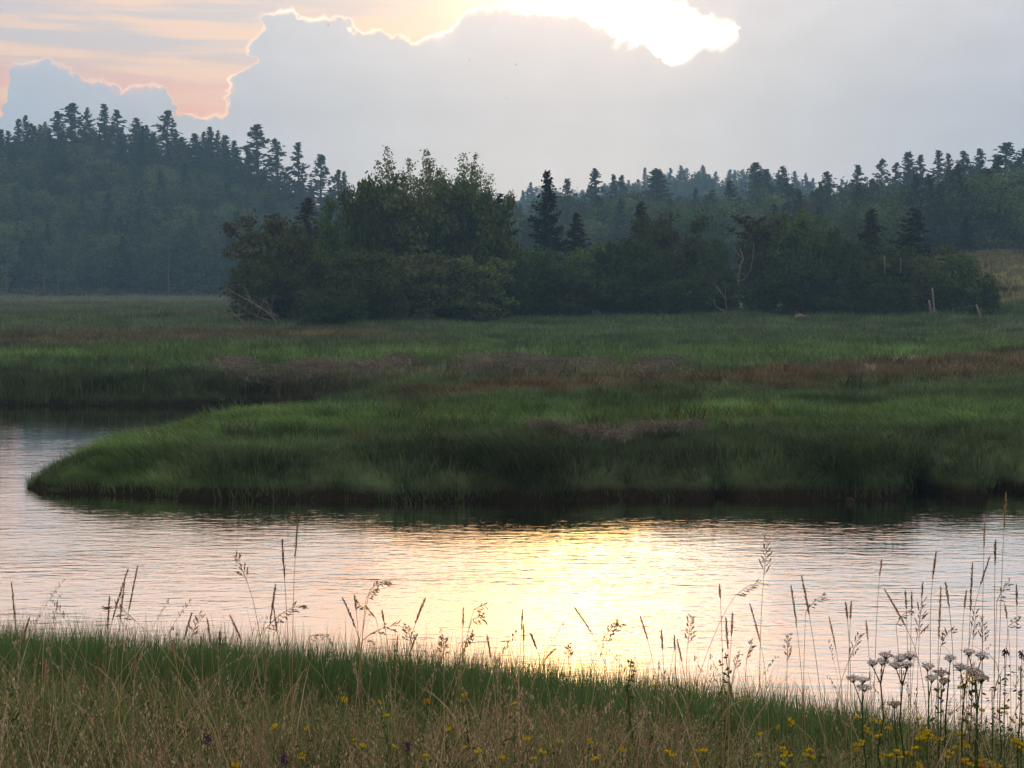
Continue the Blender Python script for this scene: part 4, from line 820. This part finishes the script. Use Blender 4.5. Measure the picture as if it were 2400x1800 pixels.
# ---- tall seed-headed stalks that stand out against the water
def ground(x, y): return float(zt(np.array([x]), np.array([y]))[0])
STK = [  # head tip, head foot, stem foot (photo px), depth, form
    (27, 1365, 35, 1450, 44, 1640, 's'), (70, 1448, 49, 1507, 22, 1640, 's'), (300, 1334, 264, 1453, 238, 1660, 's'), (323, 1327, 302, 1431, 292, 1660, 's'), (292, 1366, 282, 1453, 272, 1660, 's'), (257, 1398, 252, 1475, 246, 1660, 's'),
    (260, 1420, 318, 1456, 470, 1720, 'd'), (450, 1435, 432, 1500, 420, 1680, 's'), (470, 1439, 448, 1494, 440, 1680, 'p'), (486, 1450, 493, 1500, 505, 1690, 's'), (539, 1442, 565, 1500, 600, 1680, 's'), (515, 1480, 517, 1520, 515, 1690, 's'),
    (403, 1500, 412, 1548, 430, 1720, 's'), (472, 1493, 474, 1548, 480, 1720, 's'), (318, 1520, 315, 1590, 312, 1760, 's'), (228, 1540, 240, 1600, 250, 1760, 'p'), (108, 1551, 104, 1600, 98, 1760, 's'),
    (553, 1301, 579, 1363, 604, 1640, 'p'), (699, 1204, 692, 1305, 690, 1660, 's'), (661, 1265, 667, 1355, 682, 1660, 's'), (646, 1372, 633, 1460, 625, 1660, 's'), (640, 1420, 650, 1482, 660, 1660, 's'), (704, 1419, 622, 1475, 590, 1660, 'd'),
    (803, 1401, 833, 1471, 815, 1660, 's'), (831, 1395, 835, 1432, 850, 1660, 's'), (910, 1363, 866, 1386, 838, 1660, 'd'), (886, 1379, 858, 1402, 842, 1660, 'd'), (835, 1416, 880, 1448, 912, 1660, 'd'), (895, 1431, 901, 1461, 905, 1660, 's'),
    (938, 1466, 850, 1500, 838, 1660, 'd'), (997, 1402, 974, 1460, 950, 1680, 's'), (978, 1486, 962, 1525, 945, 1680, 's'), (954, 1468, 966, 1510, 960, 1680, 'p'), (932, 1490, 930, 1530, 926, 1680, 's'), (777, 1500, 725, 1492, 690, 1690, 'd'),
    (1086, 1426, 1085, 1468, 1078, 1680, 's'), (1139, 1421, 1110, 1432, 1072, 1680, 'd'), (1135, 1448, 1106, 1453, 1070, 1680, 'd'), (1105, 1495, 1080, 1516, 1076, 1680, 'd'), (1142, 1489, 1150, 1540, 1158, 1700, 's'), (1040, 1495, 1040, 1535, 1042, 1700, 'p'),
    (1225, 1428, 1222, 1475, 1218, 1700, 's'), (1227, 1464, 1227, 1502, 1230, 1700, 's'), (1345, 1422, 1386, 1482, 1396, 1700, 's'), (1243, 1484, 1258, 1520, 1270, 1700, 's'), (1303, 1520, 1278, 1545, 1262, 1720, 's'), (1333, 1511, 1333, 1545, 1334, 1720, 'p'),
    (1457, 1462, 1425, 1505, 1408, 1720, 'd'), (1448, 1457, 1420, 1488, 1412, 1720, 'p'), (1500, 1444, 1518, 1500, 1540, 1720, 's'), (1550, 1477, 1553, 1520, 1552, 1720, 's'), (1580, 1489, 1582, 1525, 1585, 1720, 's'), (1587, 1500, 1598, 1550, 1605, 1720, 's'),
    (1621, 1448, 1612, 1510, 1632, 1720, 'p'), (1717, 1437, 1714, 1490, 1700, 1720, 's'), (1701, 1450, 1706, 1520, 1700, 1720, 's'), (1686, 1370, 1688, 1400, 1690, 1720, 's'), (1799, 1262, 1790, 1352, 1784, 1740, 'p'), (1757, 1415, 1782, 1507, 1792, 1740, 's'),
    (1786, 1366, 1724, 1396, 1610, 1720, 'd'), (1733, 1527, 1722, 1570, 1712, 1740, 'p'), (1765, 1505, 1750, 1545, 1742, 1740, 'd'), (1854, 1372, 1867, 1467, 1885, 1740, 's'), (1879, 1350, 1896, 1440, 1930, 1740, 's'), (1933, 1395, 1888, 1436, 1880, 1740, 'd'),
    (1943, 1446, 1959, 1522, 1975, 1740, 's'), (1995, 1410, 1993, 1450, 1985, 1740, 's'), (1982, 1413, 1986, 1450, 1988, 1740, 's'), (2030, 1455, 2034, 1500, 2042, 1740, 's'), (2017, 1486, 1990, 1546, 1972, 1740, 'p'), (1847, 1489, 1845, 1550, 1850, 1740, 'p'),
    (2067, 1312, 2062, 1348, 2050, 1750, 's'), (2073, 1382, 2122, 1467, 2138, 1750, 's'), (2122, 1386, 2124, 1425, 2128, 1750, 's'), (2137, 1388, 2136, 1428, 2134, 1750, 's'), (2163, 1366, 2160, 1400, 2150, 1750, 's'), (2163, 1408, 2148, 1500, 2140, 1750, 'p'), (2138, 1428, 2100, 1465, 2112, 1750, 'd'),
    (2194, 1294, 2186, 1355, 2200, 1750, 's'), (2205, 1375, 2200, 1495, 2200, 1750, 's'), (2216, 1366, 2224, 1420, 2228, 1750, 's'), (2230, 1475, 2205, 1515, 2190, 1750, 'd'), (2265, 1384, 2260, 1425, 2255, 1750, 's'), (2279, 1319, 2274, 1431, 2262, 1750, 's'),
    (2320, 1305, 2298, 1370, 2270, 1750, 's'), (2308, 1218, 2306, 1284, 2300, 1760, 's'), (2333, 1267, 2332, 1322, 2330, 1760, 's'), (2358, 1155, 2353, 1240, 2336, 1760, 's'), (2367, 1364, 2336, 1410, 2326, 1760, 'd'), (2303, 1448, 2303, 1510, 2298, 1760, 'p'), (2288, 1435, 2280, 1500, 2276, 1760, 'p'),
    (2382, 1370, 2383, 1420, 2378, 1760, 's'), (2355, 1417, 2360, 1450, 2362, 1760, 's'), (2390, 1455, 2362, 1470, 2350, 1760, 'd')]
regs = [(-1, 590, 'over the pale left water'), (590, 960, 'left of the sun glare'), (960, 1560, 'crossing the sun glare'), (1560, 1960, 'just right of the sun glare'), (1960, 2500, 'around the white yarrow')]
form_word = {'s': 'slim upright spike', 'p': 'ragged branched head', 'd': 'drooping one-sided head'}
for lo__, hi__, where in regs:
    grp = sorted([t for t in STK if lo__ <= t[0] < hi__], key=lambda t: t[0])
    for k, (tx, ty, hx, hy, bx, by, form) in enumerate(grp):
        q = np.random.default_rng(int(tx * 7 + ty)); d = 4.5 + 1.5 * q.random()
        tip = at_depth(tx, ty, d + q.uniform(-0.1, 0.1)); foot = at_depth(hx, hy, d); bp = at_depth(bx, by, d); zg = ground(bp[0], d)
        dirn = (bp - foot); dirn = dirn / max(-dirn[2], 0.05); bs = foot + dirn * (foot[2] - zg)
        r = thing('grass_stalk', '%s from left of the seed-headed stalks %s, %s' % (ORD[k], where, form_word[form]), 'grass stalk', (bs[0], bs[1], zg), 'tall seed-headed grass stalks')
        o_ = np.array([bs[0], bs[1], zg]); tip, foot = tip - o_, foot - o_; b0 = np.array([0, 0, -0.03])
        # stem: quadratic curve base -> head foot, aligned with the head direction there
        hd = tip - foot; hl = np.linalg.norm(hd); c1 = foot - hd / hl * min(0.25, 0.35 * np.linalg.norm(foot)) if form != 'd' else foot * 0.62 + np.array([0, 0, foot[2] * 0.22])
        t = np.linspace(0, 1, 9)[:, None]; stem = (1 - t) ** 2 * b0 + 2 * t * (1 - t) * c1 + t * t * foot
        b = MB(); b.tube(stem, np.linspace(0.0014, 0.0009, 9), 4); so_ = obj('stem', b.mesh('stalk_stem', m_stalk), r)
        wv_ = q.uniform(0.7, 1.25); so_.color = (wv_, wv_ * q.uniform(0.95, 1.15), wv_ * 0.95, 1)
        hb = MB(); hdn = hd / hl; bow = np.array([0, 0, 1.0]) * (0.10 * hl if form == 'd' else 0.02 * hl); side = np.cross(hdn, [0, 1.0, 0]); side /= np.linalg.norm(side) + 1e-9
        def axis(f): f = np.asarray(f)[:, None]; return foot + hd * f + bow * (4 * f * (1 - f))
        ff = np.linspace(0, 1, 6); hb.tube(axis(ff), np.linspace(0.0014, 0.0007, 6), 4)
        if form == 's':
            m = int(10 + hl * 190); f = np.linspace(0.02, 0.99, m); sg = np.where(np.arange(m) % 2, 1, -1); off = side[None] * (sg * 0.0019 * np.sin(np.pi * np.clip(f * 0.85 + 0.12, 0, 1)))[:, None] + q.normal(0, 0.0009, (m, 3))
            u = hdn[None] * 0.0085 + side[None] * (sg * 0.0022)[:, None]; v = np.cross(u, rdir(m, q)); v *= (0.0018 / np.linalg.norm(v, axis=1))[:, None]; w_ = np.cross(u, v); w_ *= (0.0016 / np.linalg.norm(w_, axis=1))[:, None]
            hb.octas(axis(f) + off, u * q.uniform(0.8, 1.2, (m, 1)), v, w_)
        else:
            nb_ = int(5 + hl * 40); C_ = []; U_ = []
            for k2 in range(nb_):
                f0 = (k2 + 0.5) / nb_; p0 = axis([f0])[0]; sd = (1 if k2 % 2 else -1) if form == 'p' else q.choice([-1, 1, -1])
                L_ = (0.55 - 0.35 * f0) * hl * q.uniform(0.4, 0.9) if form == 'p' else 0.030 * q.uniform(0.5, 1.3)
                e = p0 + hdn * L_ * 0.8 + side * sd * L_ * 0.42 + np.array([0, q.normal(0, 0.012), -0.25 * L_ if form == 'd' else 0]); hb.tube([p0, (p0 + e) / 2 + side * sd * 0.003, e], [0.0009, 0.0007, 0.0005], 3)
                mm_ = max(2, int(L_ * 110))
                for j_ in range(mm_):
                    g_ = 0.35 + 0.65 * (j_ + 1) / mm_; C_.append(p0 + (e - p0) * g_ + q.normal(0, 0.0022, 3)); dd = (e - p0) / (np.linalg.norm(e - p0) + 1e-9) + q.normal(0, 0.25, 3); U_.append(dd * 0.0095)
            C_ = np.array(C_); U_ = np.array(U_); v = np.cross(U_, rdir(len(C_), q)); v *= (0.0026 / (np.linalg.norm(v, axis=1) + 1e-9))[:, None]; w_ = np.cross(U_, v); w_ *= (0.0020 / (np.linalg.norm(w_, axis=1) + 1e-9))[:, None]
            hb.octas(C_, U_, v, w_)
        ho = obj('seed_head', hb.mesh('stalk_head', m_seed), r); wv_ = q.uniform(0.75, 1.3); ho.color = (wv_, wv_ * q.uniform(0.9, 1.15), wv_, 1)
        if q.random() < 0.5:
            lb = MB(); f = q.uniform(0.2, 0.5); p0 = ((1 - f) ** 2 * b0 + 2 * f * (1 - f) * c1 + f * f * foot); sgn = q.choice([-1, 1]); e = np.array([[sgn * q.uniform(0.06, 0.16), q.normal(0, 0.04)]])
            lb.blades(p0[None], np.array([q.uniform(0.05, 0.22)]), e, np.array([0.006]), np.array([q.uniform(0, 6.28)]), 4); lo2 = obj('leaf', lb.mesh('stalk_leaf', m_stalk), r)

# ---- yarrow
def on_ray(px, py, hgt, d0=3.8, d1=11.0):
    ds = np.linspace(d0, d1, 90); r = ray(px, py); e = np.abs(CAM_H + r[2] * ds - zt(r[0] * ds, ds) - hgt)
    return float(ds[int(np.argmin(e))])
YAR = [([(2045, 1549, 24), (2067, 1545, 36), (2077, 1530, 34)], 2068, 'leftmost tall yarrow with three flat white heads'),
       ([(2111, 1537, 46), (2133, 1531, 34), (2100, 1553, 38), (2125, 1553, 30)], 2108, 'largest yarrow with broad flat white heads beside the leftmost one'),
       ([(2000, 1585, 40), (2022, 1588, 36), (2026, 1606, 46)], 2040, 'yarrow with tilted greyish heads leaning towards the water'),
       ([(2174, 1558, 30), (2184, 1585, 36)], 2176, 'thin-stemmed yarrow in the middle of the patch with a narrow pale head'),
       ([(2206, 1572, 40), (2212, 1592, 30)], 2196, 'yarrow with one domed dark-shaded head in the middle of the patch'),
       ([(2227, 1539, 34)], 2215, 'yarrow with one small high head on a thin bare stem'),
       ([(2251, 1558, 36), (2270, 1562, 30)], 2262, 'yarrow with two level heads just below the highest ones'),
       ([(2271, 1523, 30), (2300, 1531, 36)], 2285, 'tallest yarrow with two heads at the right of the patch'),
       ([(2286, 1570, 50), (2300, 1585, 40)], 2290, 'faded yarrow heads above the yellow-topped leafy stalk'),
       ([(2096, 1645, 34)], 2104, 'short withered yarrow low under the white heads')]
for heads, bx, lab in YAR:
    q = np.random.default_rng(bx); d = 5.0 + q.uniform(-0.3, 0.4); pb = at_depth(bx, 1720, d); zg = ground(pb[0], d); o_ = np.array([pb[0], d, zg])
    r = thing('yarrow_plant', lab, 'yarrow', o_, 'yarrow plants')
    P = [at_depth(hx, hy, d + q.uniform(-0.04, 0.04)) - o_ for hx, hy, _ in heads]; m = np.mean(P, axis=0); fork = np.array([m[0] * 0.8, m[1], m[2] - 0.10])
    b = MB(); t = np.linspace(0, 1, 7)[:, None]; pts = np.array([0, 0, -0.03]) * (1 - t) + fork * t; pts[1:-1, :2] += q.normal(0, 0.006, (5, 2)); b.tube(pts, np.linspace(0.0042, 0.003, 7), 5); obj('stem', b.mesh('yarrow_stem', m_green), r)
    for p, (hx, hy, wpx) in zip(P, heads):
        rad = 0.85 * wpx / F * d / 2; fl = MB(); hd = MB(); n = 46
        hd.tube([fork, (fork + p) / 2 + np.array([0, 0, -0.01]), p + np.array([0, 0, -0.02])], [0.0026, 0.002, 0.0016], 4)
        a = q.uniform(0, 6.283, n); rr_ = rad * np.sqrt(q.random(n)); c = p + np.stack([rr_ * np.cos(a), rr_ * np.sin(a) * 0.8, -0.35 * rr_ ** 2 / rad + q.normal(0, 0.0022, n)], 1)
        for cc in c[::2]: hd.tube([p + np.array([0, 0, -0.026]), cc], [0.0010, 0.0007], 3)
        fo = obj('flower_head', hd.mesh('yarrow_rays', m_green), r)
        s = 0.0052 * q.uniform(0.7, 1.2, n); fl.octas(c, np.stack([s, 0 * s, 0 * s], 1), np.stack([0 * s, s, 0 * s], 1), np.stack([0 * s, 0 * s, s * 0.6], 1)); fl.octas(c + q.normal(0, 0.004, (n, 3)), np.stack([s, s * .3, 0 * s], 1), np.stack([-s * .3, s, 0 * s], 1), np.stack([0 * s, 0 * s, s * 0.5], 1))
        k = obj('floret_cluster', fl.mesh('yarrow_florets', m_white), fo); 
        if 'faded' in lab or 'withered' in lab or 'domed' in lab: k.color = (0.6, 0.55, 0.5, 1)
    lv = MB()
    for k in range(9):
        f = q.uniform(0.15, 0.9); p0 = np.array([0, 0, -0.03]) * (1 - f) + fork * f; a = q.uniform(0, 6.28); L_ = q.uniform(0.05, 0.10); e = np.array([math.cos(a) * L_, math.sin(a) * L_, L_ * 0.5])
        g_ = np.linspace(0.1, 1, 12)[:, None]; c = p0 + e * g_; u = np.cross(e / L_, [0, 0, 1.0])[None] * (0.014 * (1.1 - g_)) + rng.normal(0, 0.002, (12, 3)); v = np.tile(e / L_ * 0.002, (12, 1)); lv.diamonds(c, u, v)
    obj('feathery_leaves', lv.mesh('yarrow_leaves', m_green), r)

# ---- yellow trefoil, purple flowers, leafy stalks
def trefoil(seed):
    q = np.random.default_rng(seed); hd = MB(); n = 6
    for k in range(n):
        a = k * 6.283 / n + q.uniform(-0.3, 0.3); u = np.array([math.cos(a), math.sin(a), 0.35]) * 0.0085; c = np.array([math.cos(a) * 0.0105, math.sin(a) * 0.0105, 0.002 + q.uniform(-0.002, 0.004)])
        v = np.array([-math.sin(a), math.cos(a), 0]) * 0.0048; w_ = np.array([0, 0, 0.0062]); hd.octas(c[None], u[None], v[None], w_[None]); hd.diamonds((c + u * 0.4 + w_ * 0.8)[None], v[None] * 1.3, (w_ * 0.9 - u * 0.2)[None])
    return hd.mesh('trefoil_head', m_yellow)
th = [trefoil(k) for k in range(4)]
YEL = [(645, 1706), (719, 1708), (806, 1641), (889, 1647), (906, 1679), (1001, 1645), (1089, 1629), (831, 1735), (850, 1750), (924, 1752), (998, 1773), (1121, 1762), (1052, 1710), (1175, 1777), (1088, 1753), (708, 1773),
       (1207, 1650), (1233, 1733), (1314, 1741), (1271, 1764), (1251, 1779), (1460, 1759), (1536, 1607), (1480, 1562), (1565, 1764), (1578, 1772), (1650, 1761), (1636, 1760), (1782, 1721), (1775, 1771), (1395, 1782), (1632, 1791), (1383, 1739), (552, 1795),
       (1823, 1705), (1857, 1700), (1834, 1755), (1854, 1773), (1896, 1760), (1834, 1793), (1905, 1775), (2046, 1688), (2082, 1711), (2026, 1713), (2162, 1701), (2178, 1715), (2187, 1728), (2155, 1732), (2201, 1741), (2004, 1751), (2017, 1748), (2086, 1773), (2129, 1768), (2107, 1764), (2153, 1795), (2169, 1735),
       (2301, 1666), (2342, 1668), (2360, 1659), (2283, 1654), (2393, 1686), (2368, 1685), (2270, 1704), (2250, 1721), (2228, 1766), (2239, 1755), (2268, 1751), (2308, 1782), (2321, 1788), (2393, 1746), (2386, 1750), (2256, 1612), (2263, 1782)]
yreg = [(-1, 960, 'at the left of the near bank'), (960, 1420, 'in the dry grass below the sun glare'), (1420, 1940, 'in the dry grass right of the sun glare'), (1940, 2215, 'below the yarrow patch'), (2215, 2500, 'massed at the right end')]
for lo__, hi__, where in yreg:
    for k, (px, py) in enumerate(sorted(t for t in YEL if lo__ <= t[0] < hi__)):
        q = np.random.default_rng(px * 3 + py); hgt = q.uniform(0.50, 0.62); d = on_ray(px, py, hgt, 3.7, 9.0); p = at_depth(px, py, d); zg = ground(p[0], d); lean = q.normal(0, 0.05, 2)
        r = thing('trefoil_flower', '%s from left of the yellow pea-flowers %s' % (ORD[k], where), 'flower', (p[0] - lean[0], d - lean[1], zg), 'yellow trefoil flowers'); top = np.array([lean[0], lean[1], p[2] - zg])
        b = MB(); t = np.linspace(0, 1, 5)[:, None]; pts = np.array([0, 0, -0.02]) * (1 - t) + top * t; pts[1:-1, :2] += q.normal(0, 0.01, (3, 2)); b.tube(pts, np.linspace(0.0016, 0.001, 5), 4)
        so_ = obj('stem', b.mesh('trefoil_stem', m_green), r)
        lv = MB(); n = 18; f = q.uniform(0.3, 0.96, n); c = top * f[:, None] + q.normal(0, 0.014, (n, 3)); u = rdir(n, q) * 0.008; v = np.cross(u, rdir(n, q)); v *= (0.005 / (np.linalg.norm(v, axis=1) + 1e-9))[:, None]; lv.diamonds(c, u, v); obj('leaves', lv.mesh('trefoil_leaves', m_green), r)
        for j_ in range(1 + (px > 1800 and q.random() < 0.6) + (px > 1900 and q.random() < 0.5)):
            h_ = obj('flower_head', th[q.integers(4)], r, top + (np.zeros(3) if j_ == 0 else q.normal(0, 0.016, 3))); h_.rotation_euler = (q.normal(0, 0.3), q.normal(0, 0.3), q.uniform(0, 6)); s = q.uniform(0.6, 0.95) if px > 1800 else q.uniform(0.5, 0.8); h_.scale = (s, s, s)
            if q.random() < 0.05: h_.color = (1, 0.62, 0.6, 1)
PUR = [(485, 1732, 'purple clover-like head at the left of the near bank'), (667, 1780, 'pale purple flower at the bottom, left of the dark purple one'), (954, 1753, 'dark purple whorled flower among the dry grass'), (2395, 1535, 'purple vetch flower at the far right edge, upper one'), (2355, 1530, 'small purple vetch flower by the tallest stalk')]
for px, py, lab in PUR:
    q = np.random.default_rng(px); d = on_ray(px, py, 0.55, 3.7, 9) if py > 1600 else 5.1; p = at_depth(px, py, d); zg = ground(p[0], d); r = thing('purple_flower', lab, 'flower', (p[0], d, zg)); top = np.array([0, 0, p[2] - zg])
    b = MB(); b.tube([(0, 0, -0.02), top * 0.5 + np.array([0.01, 0, 0]), top], [0.002, 0.0017, 0.0012], 4); obj('stem', b.mesh('purple_stem', m_green), r)
    hd = MB(); n = 40; c = top + q.normal(0, 1, (n, 3)) * np.array([0.006, 0.006, 0.009]); u = rdir(n, q) * 0.007; u[:, 2] -= 0.003; v = np.cross(u, rdir(n, q)); v *= (0.003 / (np.linalg.norm(v, axis=1) + 1e-9))[:, None]; hd.diamonds(c, u, v); obj('flower_head', hd.mesh('purple_head', m_purple), r)
def leafy(label, px, py, d, bx, nleaf, spread, yellow=False, name='leafy_stalk', leaf=0.02):
    q = np.random.default_rng(px + py); p = at_depth(px, py, d); pb = at_depth(bx, 1720, d); zg = ground(pb[0], d); o_ = np.array([pb[0], d, zg]); top = p - o_
    r = thing(name, label, 'plant', o_); b = MB(); t = np.linspace(0, 1, 7)[:, None]; pts = np.array([0, 0, -0.02]) * (1 - t) + top * t; pts[1:-1, :2] += q.normal(0, 0.008, (5, 2)); b.tube(pts, np.linspace(0.004, 0.0018, 7), 5); obj('stem', b.mesh('leafy_stem', m_green), r)
    lv = MB(); f = q.uniform(0.25, 1.0, nleaf); c = top * f[:, None] + q.normal(0, spread, (nleaf, 3)); u = rdir(nleaf, q) * leaf; u[:, 2] = np.abs(u[:, 2]) * 0.6; v = np.cross(u, rdir(nleaf, q)); v *= (leaf * 0.33 / (np.linalg.norm(v, axis=1) + 1e-9))[:, None]; lv.diamonds(c, u, v); obj('leaves', lv.mesh('leafy_leaves', m_green), r)
    if yellow:
        hd = MB(); n = 70; c = top + q.normal(0, 1, (n, 3)) * np.array([0.016, 0.014, 0.008]); u = rdir(n, q) * 0.006; v = np.cross(u, rdir(n, q)); v *= (0.004 / (np.linalg.norm(v, axis=1) + 1e-9))[:, None]; hd.diamonds(c, u, v); obj('flower_head', hd.mesh('golden_head', m_yellow), r)
leafy('stout leafy stalk with a bright yellow flower top under the yarrow', 2279, 1587, 4.9, 2282, 60, 0.018, True)
leafy('dark leafy vetch climbing at the far right edge, highest clump', 2392, 1560, 4.9, 2385, 110, 0.035, leaf=0.013)
leafy('dark leafy vetch clump left of the highest one at the right edge', 2345, 1585, 5.0, 2350, 90, 0.032, leaf=0.013)
leafy('dark leafy vetch clump low beside the yellow-topped stalk', 2325, 1615, 5.0, 2330, 70, 0.03, leaf=0.013)
leafy('leafy green stalk in the gap under the domed yarrow head', 2200, 1600, 5.1, 2200, 46, 0.015)
leafy('small leafy plant with a reddish top in the sun glare, right one', 1480, 1545, 5.4, 1480, 46, 0.014, leaf=0.016)
leafy('slim toothed-leaved stalk where the sun glare meets the bank', 1700, 1530, 5.4, 1697, 60, 0.012, leaf=0.016)

# ---- small things: stone, pale tufts, midges
q = np.random.default_rng(3); p = at_level(1985, 1170, 0.0); import bmesh
bm = bmesh.new(); bmesh.ops.create_icosphere(bm, subdivisions=3, radius=0.07)
for v in bm.verts: v.co *= 1 + 0.22 * float(fbm(np.array([v.co.x * 9 + 5]), np.array([v.co.y * 9 + v.co.z * 7]), 8, 2)[0]); v.co.z *= 0.75; v.co.x *= 1.3
me = bpy.data.meshes.new('shore_stone'); bm.to_mesh(me); bm.free(); me.materials.append(bark_mat('stone', (0.02, 0.019, 0.017), (0.045, 0.042, 0.038)))
tag(obj('shore_stone', me, None, (p[0], p[1] - 0.25, 0.02)), 'small dark stone at the foot of the peninsula bank', 'stone')
for k, (px, py, lab) in enumerate([(2040, 868, 'pale dead tuft in the reddish sedge band'), (2102, 842, 'left one of two whitish tufts above the sedge band'), (2140, 842, 'right one of two whitish tufts above the sedge band')]):
    p = at_level(px, py, 0.95); b = MB(); n = 40; q = np.random.default_rng(k); base = np.zeros((n, 3)); base[:, :2] = q.normal(0, 0.10, (n, 2)); b.blades(base, q.uniform(0.3, 0.52, n), q.normal(0, 0.14, (n, 2)), np.full(n, 0.022), q.uniform(0, 6.28, n), 3)
    o = obj('pale_tuft', b.mesh('pale_tuft', m_white), None, (p[0], p[1], ground(p[0], p[1]) - 0.02)); o.color = (0.55, 0.5, 0.4, 1); tag(o, lab, 'tuft')
for k, (px, py, lab) in enumerate([(770, 59, 'tiny dark midge below the bright cloud rim at the upper left'), (1100, 141, 'tiny midge in the grey cloud, upper left of the pair'), (1209, 152, 'left midge of the pair over the grey cloud'), (1240, 162, 'right, larger midge of the pair over the grey cloud'), (1187, 231, 'tiny midge lower down in the grey cloud'), (583, 269, 'tiny midge above the hill skyline')]):
    p = at_depth(px, py, 9.0); r = thing('midge', lab, 'insect', p, 'midges in the air', random.uniform(0, 6)); b = MB(); b.octas(np.zeros((1, 3)), np.array([[0.006, 0, 0.001]]), np.array([[0, 0.002, 0]]), np.array([[0, 0, 0.002]])); obj('body', b.mesh('midge_body', m_insect), r)
    for s in (-1, 1):
        b = MB(); b.diamonds(np.array([[0.0, s * 0.005, 0.002]]), np.array([[0.0, 0.005, 0.003]]) * np.array([[1, s, 1]]), np.array([[0.002, 0, 0]])); obj('wing', b.mesh('midge_wing', m_insect), r)

# ------------------------------------------------------------------ evening haze
hv = [(x, y, z) for z in (-2.5, 92) for (x, y) in ((-520, -30), (520, -30), (520, 720), (-520, 720))]
hf_ = np.array([[3, 2, 1, 0], [4, 5, 6, 7], [0, 1, 5, 4], [1, 2, 6, 5], [2, 3, 7, 6], [3, 0, 4, 7]])
m = new_mat('haze'); out = m.node_tree.nodes.new('ShaderNodeOutputMaterial'); pv = m.node_tree.nodes.new('ShaderNodeVolumePrincipled')
pv.inputs['Color'].default_value = (0.30, 0.64, 1.0, 1); pv.inputs['Density'].default_value = 0.00098; pv.inputs['Anisotropy'].default_value = 0.2
m.node_tree.links.new(pv.outputs[0], out.inputs['Volume'])
h = obj('haze', mesh_np('haze', hv, [hf_], m)); tag(h, 'pale blue evening haze over the marsh', kind='stuff')
